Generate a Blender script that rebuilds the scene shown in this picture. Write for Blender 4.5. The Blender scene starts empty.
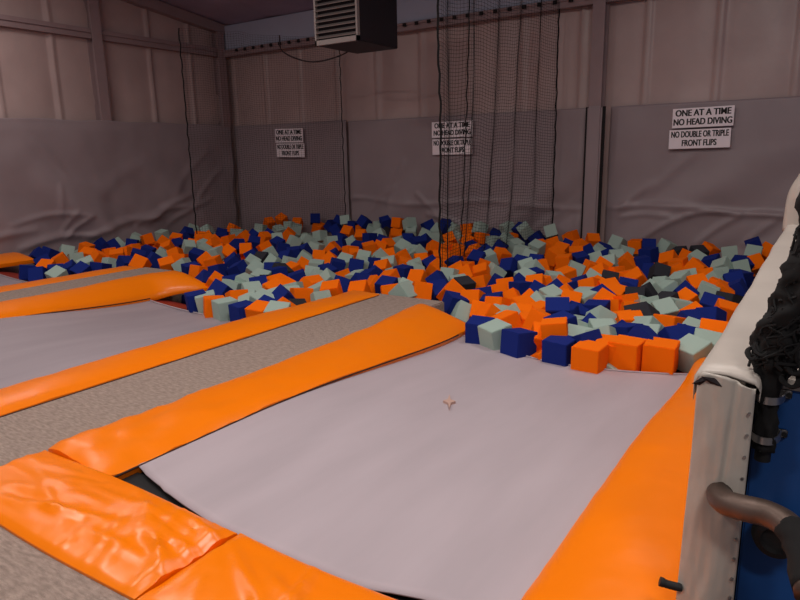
import bpy, bmesh, math, random
from mathutils import Vector, Matrix, noise

random.seed(7)
C = bpy.context.scene.collection
sc = bpy.context.scene
PI = math.pi

# ------------------------------------------------------------------ camera
cam_d = bpy.data.cameras.new('camera')
cam = bpy.data.objects.new('camera', cam_d)
C.objects.link(cam)
FPX, PIT, YAW, ROL = 647.73233, 0.220185825, 0.591156087, -0.01946813
fw = Vector((-math.sin(YAW) * math.cos(PIT), math.cos(YAW) * math.cos(PIT), -math.sin(PIT)))
r0 = Vector((math.cos(YAW), math.sin(YAW), 0))
u0 = r0.cross(fw)
rt = math.cos(ROL) * r0 + math.sin(ROL) * u0
upv = -math.sin(ROL) * r0 + math.cos(ROL) * u0
M = Matrix((rt, upv, -fw)).transposed().to_4x4()
M.translation = Vector((0, 0, 1.55))
cam.matrix_world = M
cam_d.sensor_fit = 'HORIZONTAL'
cam_d.sensor_width = 36
cam_d.lens = FPX / 800 * 36
cam_d.clip_start = 0.05
sc.camera = cam

# ------------------------------------------------------------------ world, unseen overhead lamps, exposure
w = bpy.data.worlds.new('world')
sc.world = w
w.use_nodes = True
w.node_tree.nodes['Background'].inputs[0].default_value = (0.78, 0.70, 0.80, 1)
w.node_tree.nodes['Background'].inputs[1].default_value = 0.17


def unseen_lamp(x, y, z, sx, sy, power, col, tilt=(0, 0, 0)):
    l = bpy.data.lights.new('unseen_lamp', 'AREA')
    l.shape = 'RECTANGLE'
    l.size, l.size_y = sx, sy
    l.energy = power
    l.color = col
    o = bpy.data.objects.new('unseen_lamp', l)
    C.objects.link(o)
    o.location = (x, y, z)
    o.rotation_euler = tilt


WARM = (1.0, 0.92, 0.86)
unseen_lamp(-1.6, 2.2, 5.3, 1.3, 0.5, 125, WARM)
unseen_lamp(-1.2, 5.6, 4.95, 1.3, 0.5, 75, WARM)  # lamp added over the pit, brightens the right of the back wall
unseen_lamp(-6.5, 2.0, 5.3, 1.3, 0.5, 120, WARM)
unseen_lamp(-10.4, 4.6, 4.95, 1.3, 0.5, 60, WARM)
unseen_lamp(1.8, -1.5, 5.5, 1.3, 0.5, 130, WARM)
unseen_lamp(-3.5, -2.5, 5.5, 1.3, 0.5, 130, WARM)
sc.view_settings.view_transform = 'Standard'
sc.view_settings.look = 'None'
sc.view_settings.exposure = -0.1
sc.view_settings.gamma = 1.0
sc.view_settings.use_curve_mapping = False


# ------------------------------------------------------------------ materials
def lin(h):
    c = [int(h[i:i + 2], 16) / 255 for i in (0, 2, 4)]
    return tuple(v / 12.92 if v <= .04045 else ((v + .055) / 1.055) ** 2.4 for v in c) + (1,)


def mat(name, col, rough=.6, metal=0, bump=0, bscale=40, var=0, vscale=3, col2=None, coat=0, stretch=None, spec=.5, detail=4, sheen=0):
    m = bpy.data.materials.new(name)
    m.use_nodes = True
    nt = m.node_tree
    b = nt.nodes['Principled BSDF']
    b.inputs['Base Color'].default_value = lin(col)
    b.inputs['Roughness'].default_value = rough
    b.inputs['Metallic'].default_value = metal
    b.inputs['Coat Weight'].default_value = coat
    b.inputs['Specular IOR Level'].default_value = spec
    if sheen:
        b.inputs['Sheen Weight'].default_value = sheen
    tc = nt.nodes.new('ShaderNodeTexCoord')
    mp = nt.nodes.new('ShaderNodeMapping')
    nt.links.new(tc.outputs['Object'], mp.inputs['Vector'])
    if stretch:
        mp.inputs['Scale'].default_value = stretch
    if var:
        n = nt.nodes.new('ShaderNodeTexNoise')
        n.inputs['Scale'].default_value = vscale
        n.inputs['Detail'].default_value = 6
        nt.links.new(mp.outputs[0], n.inputs['Vector'])
        rp = nt.nodes.new('ShaderNodeValToRGB')
        a = lin(col)
        c2 = lin(col2) if col2 else tuple(v * (1 - var) for v in a[:3]) + (1,)
        rp.color_ramp.elements[0].position = .35
        rp.color_ramp.elements[1].position = .65
        rp.color_ramp.elements[0].color = c2
        rp.color_ramp.elements[1].color = a
        nt.links.new(n.outputs['Fac'], rp.inputs[0])
        nt.links.new(rp.outputs[0], b.inputs['Base Color'])
    if bump:
        n = nt.nodes.new('ShaderNodeTexNoise')
        n.inputs['Scale'].default_value = bscale
        n.inputs['Detail'].default_value = detail
        nt.links.new(mp.outputs[0], n.inputs['Vector'])
        bp = nt.nodes.new('ShaderNodeBump')
        bp.inputs['Strength'].default_value = bump
        bp.inputs['Distance'].default_value = .02
        nt.links.new(n.outputs['Fac'], bp.inputs['Height'])
        nt.links.new(bp.outputs[0], b.inputs['Normal'])
    return m


M_ORANGE = mat('orange_vinyl', 'FF8200', .32, bump=.18, bscale=5, detail=2, coat=.0, spec=.42)
M_SEAM = mat('dark_seam', '3A1A0A', .7)
M_BED = mat('trampoline_weave', 'B7ABB2', .62, bump=.1, bscale=180, var=.10, vscale=1.3, stretch=(3, .6, 1))
M_BED2 = mat('darker_trampoline_weave', 'A2969D', .66, bump=.1, bscale=180, var=.12, vscale=1.1, stretch=(3, .6, 1))  # same weave in a darker base colour, for the two beds further left
M_BLACK = mat('black_webbing', '0E0D0F', .8)
M_RED = mat('red_flap', '8E2416', .5)
M_CARPET = mat('carpet', 'B6A297', .95, bump=.8, bscale=110, var=.32, vscale=42, stretch=(.45, 1.5, 1), spec=.15)
M_WALLPAD = mat('grey_vinyl', '9B8B8F', .48, bump=.15, bscale=3, detail=2, var=.06, vscale=2)
M_PADGAP = mat('dark_gap', '1A1618', .9)
M_INSUL = mat('insulation_vinyl', 'BDA4A1', .38, bump=.35, bscale=3, var=.12, vscale=1.2)
M_STEEL = mat('painted_steel', '9B8486', .5, var=.08, vscale=4)
M_PALE = mat('pale_panel', 'B4BACE', .6, var=.08, vscale=1)
M_CEIL = mat('ceiling_liner', 'B2A6BE', .7, bump=.3, bscale=2, var=.2, vscale=1)
M_FLOOR = mat('concrete', '5A5350', .9, bump=.2, var=.2)
M_SIGN = mat('sign_board', 'FBEFF5', .5)
M_INK = mat('sign_ink', '100C10', .6)
M_HEAT = mat('heater_case', '2E2A30', .5, metal=.3)
M_LOUV = mat('heater_louver', 'A59A97', .45, metal=.4)
M_NET = mat('net_cord', '070608', .9)
M_WHITE = mat('white_vinyl', 'BDB4AB', .42, bump=.2, bscale=6, var=.07, vscale=4)
M_COVER = mat('grey_cover_vinyl', 'C0B8AE', .45, bump=.25, bscale=7, var=.08, vscale=5)
M_BLUE = mat('blue_mat', '14498C', .5, bump=.05, bscale=20, var=.06)
M_PIPE = mat('worn_pipe', '6E5D55', .48, metal=.6, bump=.15, bscale=12, var=.5, vscale=6, col2='43362F')
M_ZINC = mat('zinc', 'A9A7A8', .35, metal=.9)
M_RUB = mat('black_rubber', '121113', .7)
M_CABLE = mat('cable', '30262A', .8)
M_PRINT = mat('faded_print', 'C2A093', .7)
FOAM = {
    'o': mat('orange_foam', 'FF7403', .9, bump=.2, bscale=60, spec=.15),
    'b': mat('blue_foam', '182A78', .9, bump=.2, bscale=60, spec=.15),
    'g': mat('grey_green_foam', 'A5BAB0', .9, bump=.2, bscale=60, spec=.15),
    'k': mat('charcoal_foam', '33333A', .9, bump=.2, bscale=60, spec=.2),
}


# ------------------------------------------------------------------ helpers
def link(name, bm, m, parent=None, smooth=False):
    me = bpy.data.meshes.new(name)
    bmesh.ops.recalc_face_normals(bm, faces=bm.faces)
    bm.to_mesh(me)
    bm.free()
    for mm in (m if isinstance(m, (list, tuple)) else [m]):
        me.materials.append(mm)
    if smooth:
        for p in me.polygons:
            p.use_smooth = True
        if smooth != 'all':
            try:
                me.set_sharp_from_angle(angle=math.radians(40))
            except Exception:
                pass
    o = bpy.data.objects.new(name, me)
    C.objects.link(o)
    if parent:
        o.parent = parent
        o.matrix_parent_inverse = Matrix.Translation(-Vector(parent.location))
    return o


def tag(o, label, cat, group=None, kind=None):
    o['label'] = label
    o['category'] = cat
    if group:
        o['group'] = group
    if kind:
        o['kind'] = kind
    return o


def struct(o):
    o['kind'] = 'structure'
    return o


def thing(name, label, cat, loc, group=None):
    o = bpy.data.objects.new(name, None)
    o.empty_display_size = .1
    C.objects.link(o)
    o.location = loc
    return tag(o, label, cat, group)


def box(bm, x0, x1, y0, y1, z0, z1, bev=0):
    r = bmesh.ops.create_cube(bm, size=1)
    for v in r['verts']:
        v.co = Vector((x0 + (v.co.x + .5) * (x1 - x0), y0 + (v.co.y + .5) * (y1 - y0), z0 + (v.co.z + .5) * (z1 - z0)))
    if bev:
        es = list({e for v in r['verts'] for e in v.link_edges})
        bmesh.ops.bevel(bm, geom=es, offset=bev, segments=2, affect='EDGES')
    return r


def boxm(x0, x1, y0, y1, z0, z1, bev=0):
    bm = bmesh.new()
    box(bm, x0, x1, y0, y1, z0, z1, bev)
    return bm


def grid(bm, nu, nv, f, closed_v=False):
    vs = [[bm.verts.new(f(i / nu, j / nv)) for j in range(nv + (0 if closed_v else 1))] for i in range(nu + 1)]
    m = len(vs[0])
    for i in range(nu):
        for j in range(nv):
            a, b = j, (j + 1) % m
            bm.faces.new((vs[i][a], vs[i + 1][a], vs[i + 1][b], vs[i][b]))
    return vs


def tube(bm, pts, rad, seg=10, caps=True, rfun=None):
    pts = [Vector(p) for p in pts]
    rings = []
    nrm = None
    for i, p in enumerate(pts):
        t = (pts[min(i + 1, len(pts) - 1)] - pts[max(i - 1, 0)]).normalized()
        if nrm is None:
            a = Vector((0, 0, 1)) if abs(t.z) < .9 else Vector((1, 0, 0))
            nrm = t.cross(a).normalized()
        else:
            nrm = (nrm - t * nrm.dot(t)).normalized()
        b = t.cross(nrm)
        ring = []
        for k in range(seg):
            an = 2 * PI * k / seg
            rr = rfun(i, an, p) if rfun else rad
            ring.append(bm.verts.new(p + (nrm * math.cos(an) + b * math.sin(an)) * rr))
        rings.append(ring)
    for i in range(len(rings) - 1):
        for k in range(seg):
            bm.faces.new((rings[i][k], rings[i][(k + 1) % seg], rings[i + 1][(k + 1) % seg], rings[i + 1][k]))
    if caps:
        bm.faces.new(rings[0][::-1])
        bm.faces.new(rings[-1])


def smooth_path(pts, n=8):
    P = [Vector(p) for p in pts]
    P = [P[0] * 2 - P[1]] + P + [P[-1] * 2 - P[-2]]
    out = []
    for i in range(1, len(P) - 2):
        for k in range(n):
            t = k / n
            a, b, c, d = P[i - 1], P[i], P[i + 1], P[i + 2]
            out.append(.5 * ((2 * b) + (c - a) * t + (2 * a - 5 * b + 4 * c - d) * t * t + (3 * b - a - 3 * c + d) * t ** 3))
    out.append(P[-2])
    return out


def sstep(a, b, x):
    t = max(0, min(1, (x - a) / (b - a)))
    return t * t * (3 - 2 * t)


def fbm(x, y, z=0):
    return noise.fractal(Vector((x, y, z)), 1.0, 2.0, 3)


# ------------------------------------------------------------------ the hall: floor, walls, ceiling, steel
XL, YB = -12.45, 11.3
struct(link('floor', boxm(-12.8, 3.2, -3.2, 11.6, -.80, -.60), M_FLOOR))


def roof_z(y):
    return 4.55 + (YB - y) * .13


def rib(s, period=1.05, off=0.0):
    """Quilted insulation: sags out between the girts, pinched into a raised ridge at every seam."""
    t = ((s - off) / period) % 1.0
    d = min(t, 1 - t) * period
    return .04 * math.sin(PI * t) ** .6 + .075 * math.exp(-(d / .035) ** 2)


bm = bmesh.new()


def fl(u, v):
    y = -3.2 + u * (YB + 3.2)
    z = -.6 + v * (roof_z(y) + .6)
    return Vector((XL + rib(y, 1.05, 7.07) * (1 if z > 1.5 else .2) + .02 * fbm(y * 1.3, z * 1.3), y, z))


grid(bm, 300, 24, fl)
box(bm, XL - .15, XL - .05, -3.2, YB + .1, -.6, 6.5)
struct(link('wall_left', bm, M_INSUL, smooth='all'))

bm = bmesh.new()


def fb(u, v):
    x = XL + u * (3.2 - XL)
    z = -.6 + v * 5.15
    return Vector((x, YB - rib(x, 1.05, -11.15) * (1 if z > 1.5 else .2) - .02 * fbm(x * 1.3, z * 1.3, 4), z))


grid(bm, 300, 24, fb)
box(bm, XL - .15, 3.2, YB + .05, YB + .15, -.6, 4.6)
struct(link('wall_back', bm, M_INSUL, smooth='all'))

bm = bmesh.new()


def fc(u, v):
    x = XL - .1 + u * (3.3 - XL)
    y = -3.2 + v * (YB + 3.3)
    t = ((x + .35) / 1.5) % 1.0
    return Vector((x, y, roof_z(y) + .05 - .06 * math.sin(PI * t) ** .5))


grid(bm, 200, 20, fc)
vs = list(bm.faces)
r = bmesh.ops.extrude_face_region(bm, geom=vs)
for g in r['geom']:
    if isinstance(g, bmesh.types.BMVert):
        g.co.z += .15
struct(link('ceiling', bm, M_CEIL, smooth=True))

# pale strip of wall between the back girt and the eave
struct(link('trim_1', boxm(XL + .02, 3.1, YB - .16, YB - .1, 4.02, 4.55, .01), M_PALE))


# girts: channel-shaped
def channel(p0, p1, ax, h, d, m, name):
    bm = bmesh.new()
    if ax == 'y':
        x, z = p0[0], p0[2]
        box(bm, x, x + d, p0[1], p1[1], z - h / 2, z + h / 2 - .02)
        box(bm, x, x + d + .03, p0[1], p1[1], z + h / 2 - .02, z + h / 2 + .02)
        box(bm, x + d, x + d + .03, p0[1], p1[1], z + h / 2 - .06, z + h / 2 - .02)
    else:
        y, z = p0[1], p0[2]
        box(bm, p0[0], p1[0], y - d, y, z - h / 2, z + h / 2 - .02)
        box(bm, p0[0], p1[0], y - d - .03, y, z + h / 2 - .02, z + h / 2 + .02)
    return struct(link(name, bm, m))


channel((XL + .02, -3.1, 3.94), (XL + .02, YB - .1, 3.94), 'y', .16, .13, M_STEEL, 'trim_2')
channel((XL + .02, YB - .12, 3.92), (3.1, YB - .12, 3.92), 'x', .12, .12, M_STEEL, 'trim_3')

# rake member running up the gable under the roof
bm = bmesh.new()
for y0 in range(-3, 11):
    pass
vsr = []
for (y, dz) in ((YB - .1, -.17), (-3.1, -.17), (-3.1, .04), (YB - .1, .04)):
    z = roof_z(y) + dz - .04
    vsr.append((bm.verts.new((XL + .03, y, z)), bm.verts.new((XL + .22, y, z))))
bm.faces.new([a for a, b in vsr])
bm.faces.new([b for a, b in vsr][::-1])
for i in range(4):
    a, b = vsr[i], vsr[(i + 1) % 4]
    bm.faces.new((a[0], b[0], b[1], a[1]))
struct(link('trim_4', bm, M_STEEL))


# steel columns: wide-flange posts
def hpost(x, y, z1, name, ax):
    bm = bmesh.new()
    zb = 2.27
    if ax == 'y':   # on the left wall
        box(bm, x, x + .02, y - .1, y + .1, zb, z1)
        box(bm, x + .02, x + .20, y - .012, y + .012, zb, z1)
        box(bm, x + .20, x + .22, y - .1, y + .1, zb, z1)
    else:
        box(bm, x - .1, x + .1, y - .02, y, zb, z1)
        box(bm, x - .012, x + .012, y - .2, y - .02, zb, z1)
        box(bm, x - .1, x + .1, y - .22, y - .2, zb, z1)
    return struct(link(name, bm, M_STEEL))


hpost(XL + .02, 7.88, roof_z(7.88) - .2, 'trim_5', 'y')
hpost(XL + .02, 10.98, roof_z(10.98) - .2, 'trim_6', 'y')
hpost(-3.45, YB - .11, 4.5, 'trim_7', 'x')
hpost(XL + .02, 3.4, roof_z(3.4) - .2, 'trim_8', 'y')
# dark bolts along the back girt
bm = bmesh.new()
for k in range(34):
    x = -11.8 + k * .27
    box(bm, x, x + .07, YB - .29, YB - .27, 3.93, 3.99)
o = link('trim_9', bm, M_PADGAP)
struct(o)


# ------------------------------------------------------------------ wall pads
def creases(a, z, lines):
    """Tension folds in the vinyl: soft raised ridges along short lines."""
    d = 0
    for (a0, z0, a1, z1, amp, wd) in lines:
        L = math.hypot(a1 - a0, z1 - z0)
        t = ((a - a0) * (a1 - a0) + (z - z0) * (z1 - z0)) / (L * L)
        tc = max(0, min(1, t))
        px, pz = a0 + tc * (a1 - a0), z0 + tc * (z1 - z0)
        bow = .06 * L * math.sin(PI * tc)
        q = math.hypot(a - px, z - pz - bow)
        d += amp * math.exp(-(q / wd) ** 2) * math.sin(PI * (.08 + .84 * tc)) ** .5
    return d


LEFT_FOLDS = [(5.9, .02, 7.3, .10, 0.054, 0.069), (7.2, .08, 8.96, .33, 0.060, 0.081), (8.6, .24, 9.76, .78, 0.054, 0.081), (5.8, .46, 7.3, .50, 0.030, 0.057),
              (7.24, .48, 6.8, .12, 0.042, 0.057), (8.33, .22, 9.8, .53, 0.042, 0.069), (6.75, 1.1, 6.72, .6, 0.024, 0.057), (7.0, .6, 6.75, .25, 0.030, 0.057),
              (9.1, .15, 10.3, .62, 0.036, 0.069), (9.3, .8, 10.3, 1.7, 0.030, 0.103), (9.9, .6, 10.7, 1.3, 0.030, 0.081), (6.4, 1.9, 6.9, 1.3, 0.018, 0.081),
              (5.0, .1, 6.2, .32, 0.036, 0.069), (7.6, .9, 8.6, 1.5, 0.018, 0.138)]
BACK_FOLDS = [(-2.97, .46, -2.2, .50, .035, .04), (-1.95, .53, -1.2, .56, .045, .035), (-1.1, .56, -.6, .55, .035, .035), (-2.62, .11, -1.89, .54, .05, .05),
              (-1.78, .07, -1.18, .55, .05, .05), (-2.6, .75, -1.9, 1.5, .03, .09), (-3.1, .5, -2.5, 1.0, .03, .07), (-1.1, .1, -.7, .5, .04, .05),
              (-6.78, .38, -5.8, .08, .05, .05), (-7.0, .78, -6.3, .02, .045, .05), (-7.74, .55, -7.35, 1.4, .03, .07), (-8.3, .3, -7.6, .9, .035, .07),
              (-5.4, .2, -4.6, .7, .04, .06), (-4.6, .1, -4.0, .5, .04, .05)]


def hang_left(u, v):
    y = 1.0 + u * (11.08 - 1.0)
    z = -.55 + v * (2.32 + .55)
    low = 1 - sstep(.2, 1.9, z)
    s = y * 1.0 + z * .9
    fold = (math.sin(s * 2.6 + 1.3 * fbm(y * .4, z * .4)) * .5 + math.sin(s * 5.1 + 2 * fbm(y * .6, z * .3, 2)) * .3)
    d = .19 + .06 * fbm(y * .5, z * .5, 8) + .13 * low * fold + .018 * fold + .05 * low * max(0, math.sin(s * 1.7 + 2.2 * fbm(y * .35, z * .5, 5))) ** 6
    top = sstep(2.1, 2.32, z)
    d += creases(y, z, LEFT_FOLDS)
    return Vector((XL + d * (1 - .1 * top) + .05, y, z + .01 * math.sin(y * 5) * v))


def curtain(name, f, nu, nv, label, axis, group='grey vinyl wall pads'):
    bm = bmesh.new()
    grid(bm, nu, nv, f)
    r = bmesh.ops.extrude_face_region(bm, geom=list(bm.faces))
    for g in r['geom']:
        if isinstance(g, bmesh.types.BMVert):
            if axis == 'x':
                g.co.x -= .03
            else:
                g.co.y += .03
    o = link(name, bm, M_WALLPAD, smooth='all')
    return tag(o, label, 'wall pad', group)


curtain('wall_pad', hang_left, 380, 110, 'long wrinkled grey vinyl pad along the left wall under bare insulation', 'x')


def hang_back(x0, x1, seed, ztop, amp=1.0):
    def f(u, v):
        x = x0 + u * (x1 - x0)
        z = -.55 + v * (ztop + .55)
        low = 1 - sstep(.1, 1.5, z)
        s = -x * .8 + z * 1.1
        fold = math.sin(s * 3.2 + 2 * fbm(x * .4, z * .4, seed)) * .6 + math.sin(s * 6 + 3 * fbm(x * .5, z * .5, seed + 3)) * .3
        hem = .03 * math.exp(-((z - .62 - .05 * math.sin(x * 2)) / .05) ** 2)
        edge = min(1, min(u, 1 - u) * (x1 - x0) / .12)
        d = .05 + .03 * fbm(x * .6, z * .6, seed) + (.05 * low + .016) * fold * amp + .03 * amp * low * max(0, math.sin(s * 2.3 + 2.5 * fbm(x * .4, z * .5, seed + 7))) ** 5 + hem * amp + creases(x, z, BACK_FOLDS)
        return Vector((x, YB - .1 - max(.012, d * (.4 + .6 * edge)), z))
    return f


curtain('wall_pad', hang_back(-12.2, -8.80, 1, 2.29, .5), 70, 40, 'dark grey vinyl wall pad in the far corner behind the left hanging net', 'y')
curtain('wall_pad', hang_back(-8.74, -3.62, 12, 2.26), 170, 80, 'grey vinyl wall pad behind the right hanging net on the back wall', 'y')
curtain('wall_pad', hang_back(-3.24, 3.1, 23, 2.26, 1.2), 210, 80, 'broad creased grey vinyl wall pad right of the padded wall column', 'y')
# padded column cover with dark gaps either side
t = thing('column_pad', 'narrow vertical grey pad over the back wall column between two dark gaps', 'column pad', (-3.43, YB - .3, -.5))
link('pad_face', boxm(-3.55, -3.31, YB - .40, YB - .345, -.55, 2.27, .025), M_WALLPAD, t, True)
link('side_gap', boxm(-3.59, -3.548, YB - .345, YB - .335, -.55, 2.26), M_PADGAP, t)
link('side_gap', boxm(-3.312, -3.262, YB - .345, YB - .335, -.55, 2.26), M_PADGAP, t)


# ------------------------------------------------------------------ warning signs
def sign(x0, x1, z0, z1, lines, label, rot=0, y=YB - .235, widths=(.9, .9)):
    cx, cz = (x0 + x1) / 2, (z0 + z1) / 2
    t = thing('warning_sign', label, 'sign', (cx, y, cz), 'warning signs on the back wall')
    W, H = x1 - x0, z1 - z0
    b = link('board', boxm(-W / 2, W / 2, -.006, .006, -H / 2, H / 2), M_SIGN)
    b.parent = t
    for i, (s, wd) in enumerate(zip(lines, widths)):
        cu = bpy.data.curves.new('lettering', 'FONT')
        cu.body = s
        cu.align_x = 'CENTER'
        cu.align_y = 'CENTER'
        cu.size = .2
        cu.offset = .003
        cu.extrude = .001
        cu.materials.append(M_INK)
        tmp = bpy.data.objects.new('lettering', cu)
        C.objects.link(tmp)
        bpy.context.view_layer.update()
        tw, th = tmp.dimensions.x, tmp.dimensions.y
        me = bpy.data.meshes.new_from_object(tmp.evaluated_get(bpy.context.evaluated_depsgraph_get()))
        bpy.data.objects.remove(tmp)
        tb = bmesh.new()
        for k, sh in enumerate((-.007, -.0025, .0025, .007)):
            n0 = len(tb.verts)
            tb.from_mesh(me)
            tb.verts.ensure_lookup_table()
            for vv in tb.verts[n0:]:
                vv.co.x += sh
                vv.co.z += .0002 * k
        tb.to_mesh(me)
        tb.free()
        o = bpy.data.objects.new('lettering', me)
        C.objects.link(o)
        o.parent = t
        o.scale = (W * wd / tw, H * .33 / th, 1)
        o.rotation_euler = (PI / 2, 0, 0)
        o.location = (0, -.008, H * (.24 - .46 * i))
    t.rotation_euler = (0, rot, 0)
    return t


A = ('ONE AT A TIME', 'NO HEAD DIVING')
B = ('NO DOUBLE OR TRIPLE', 'FRONT FLIPS')
sign(-10.75, -9.91, 1.87, 2.17, A, 'white sign reading ONE AT A TIME NO HEAD DIVING, behind the left hanging net', .02, widths=(.9, .93))
sign(-10.73, -9.89, 1.55, 1.85, B, 'white sign reading NO DOUBLE OR TRIPLE FRONT FLIPS, behind the left hanging net', .02, widths=(.93, .6))
sign(-6.61, -5.73, 1.86, 2.15, A, 'white sign reading ONE AT A TIME NO HEAD DIVING, behind the right hanging net edge', .0, widths=(.86, .9))
sign(-6.60, -5.74, 1.54, 1.83, B, 'white sign reading NO DOUBLE OR TRIPLE FRONT FLIPS, behind the right hanging net edge', .0, widths=(.93, .6))
sign(-2.25, -1.39, 1.88, 2.17, A, 'white sign reading ONE AT A TIME NO HEAD DIVING, right of the padded column', -.012, widths=(.9, .95))
sign(-2.28, -1.41, 1.565, 1.85, B, 'white sign reading NO DOUBLE OR TRIPLE FRONT FLIPS, right of the padded column', -.012, widths=(.93, .56))

# ------------------------------------------------------------------ unit heater under the ceiling
t = thing('unit_heater', 'dark box heater with slatted front hung under the roof by the back wall', 'heater', (-6.42, 8.4, 3.12))
x0, x1, y0, y1, z0, z1 = -6.83, -6.02, 8.0, 9.05, 3.19, 4.02
bm = bmesh.new()
box(bm, x0, x1, y0 + .06, y1, z0, z1, .01)
link('casing', bm, M_HEAT, t)
bm = bmesh.new()
box(bm, x0, x0 + .03, y0, y0 + .06, z0, z1)
box(bm, x1 - .03, x1, y0, y0 + .06, z0, z1)
box(bm, x0, x1, y0, y0 + .06, z1 - .04, z1)
box(bm, x0, x1, y0, y0 + .06, z0, z0 + .07)
link('front_frame', bm, M_LOUV, t)
for k in range(9):
    z = z0 + .115 + k * .077
    bm = bmesh.new()
    vsl = [(y0 - .015, z - .02), (y0 - .012, z - .028), (y0 + .055, z + .014), (y0 + .052, z + .022)]
    A_ = [bm.verts.new((x0 + .03, a, b)) for a, b in vsl]
    B_ = [bm.verts.new((x1 - .03, a, b)) for a, b in vsl]
    bm.faces.new(A_)
    bm.faces.new(B_[::-1])
    for i in range(4):
        bm.faces.new((A_[i], A_[(i + 1) % 4], B_[(i + 1) % 4], B_[i]))
    link('louver', bm, M_LOUV, t)
for (x, y) in ((x0 + .06, y0 + .15), (x1 - .06, y0 + .15), (x0 + .06, y1 - .1), (x1 - .06, y1 - .1)):
    bm = bmesh.new()
    tube(bm, [(x, y, z1 - .01), (x, y, roof_z(y) - .01)], .012, 8)
    link('hanger_rod', bm, M_STEEL, t)
bm = bmesh.new()
tube(bm, smooth_path([(-9.35, 9.9, 3.86), (-9.0, 9.6, 3.50), (-8.25, 9.5, 3.24), (-7.55, 9.5, 3.28), (-6.7, 9.0, 3.36)], 8), .014, 6)
tag(link('power_cable', bm, M_CABLE, smooth=True), 'thin dark cable drooping from the girt to the heater', 'cable')

# ------------------------------------------------------------------ carpeted walkways
def walkway(x0, x1, y0, y1, label):
    bm = boxm(x0, x1, y0, y1, -.6, .0, .012)
    o = link('carpet_walkway', bm, M_CARPET)
    return tag(o, label, 'walkway', 'carpeted walkways between trampolines')


walkway(-4.30, -3.40, 1.17, 5.93, 'grey brown carpet strip between the nearest and the second trampoline')
walkway(-8.42, -7.58, 1.17, 5.80, 'thin sliver of grey carpet between the second and the far left trampoline')
walkway(-11.9, -.3, -1.5, 1.16, 'ribbed grey brown carpet in front of the nearest trampoline front pads')


# ------------------------------------------------------------------ trampolines
def bed_z(y, yend, z0=-.01):
    return z0 - .19 * sstep(2.6, yend, y)


def trampoline(x0, x1, y0, edge, label, wavy=False, weave=None):
    """edge(t) -> y of the sagging far edge, t 0..1 from left to right."""
    cx = (x0 + x1) / 2
    ye = max(edge(0), edge(1))
    t = thing('trampoline', label, 'trampoline', (cx, y0, -.3), 'trampolines in front of the foam pit')

    def f(u, v):
        x = x0 + v * (x1 - x0)
        ya = y0 + (.008 * fbm(x * 6, 1) + .185 * max(0, 1 - (x - x0) / .95) ** 1.6 + .085 * sstep(-1.4, -1.0, x) if wavy else 0)
        y = ya + u * (edge(v) - ya)
        z = bed_z(y, ye) - .025 * math.sin(PI * v) * math.sin(PI * u)
        return Vector((x, y, z))
    bm = bmesh.new()
    grid(bm, 60, 40, f)
    r = bmesh.ops.extrude_face_region(bm, geom=list(bm.faces))
    for g in r['geom']:
        if isinstance(g, bmesh.types.BMVert):
            g.co.z -= .008
    link('jump_bed', bm, weave or M_BED, t, 'all')

    # red flap beyond the far edge, falling away into the pit
    def ff(u, v):
        x = x0 - .02 + v * (x1 - x0 + .04)
        y = edge(v) - .03 + u * .5
        return Vector((x, y, bed_z(edge(v), ye) - .012 - .02 * u - .10 * u * u))
    bm = bmesh.new()
    grid(bm, 10, 30, ff)
    r = bmesh.ops.extrude_face_region(bm, geom=list(bm.faces))
    for g in r['geom']:
        if isinstance(g, bmesh.types.BMVert):
            g.co.z -= .012
    link('end_flap', bm, M_RED, t, 'all')
    # black skirt under the bed and the steel rails that carry it
    bm = bmesh.new()
    box(bm, x0 - .1, x1 + .1, y0 - .12, edge(.5) - .1, -.33, -.31)
    box(bm, x0 - .1, x1 + .1, y0 - .13, y0 + .16, -.31, -.045)
    link('skirt', bm, M_BLACK, t)
    for xx in (x0 - .07, x1 + .07):
        bm = bmesh.new()
        tube(bm, [(xx, y0 - .05, -.12), (xx, (y0 + ye) / 2, -.16), (xx, ye - .1, -.31)], .03, 8)
        link('frame_rail', bm, M_BLACK, t, True)
    bm = bmesh.new()
    pts = [(x0 + (x1 - x0) * k / 20, edge(k / 20) - .01, bed_z(edge(k / 20), ye) + .004) for k in range(21)]
    tube(bm, pts, .008, 6)
    link('edge_hem', bm, M_BED, t)
    return t


def e1(v):
    x = -2.95 + v * 2.2
    return 5.06 + .42 * max(0, (-1.75 - x) / 1.2) ** 1.7 + .32 * max(0, (x + 1.75) / .95) ** 1.7


t1 = trampoline(-2.95, -.70, 1.655, e1, 'nearest trampoline, a pale grey bed framed by orange pads', True)


def e2(v):
    return 4.70 + .26 * (1 - v) ** 2.4 + .12 * v ** 4


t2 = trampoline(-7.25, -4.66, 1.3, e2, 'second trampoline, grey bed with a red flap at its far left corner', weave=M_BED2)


def e3(v):
    return 4.75 + .3 * (1 - v) ** 2


t3 = trampoline(-11.5, -8.78, 1.3, e3, 'far left trampoline mostly hidden, red flap showing by the left wall', weave=M_BED2)

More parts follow.
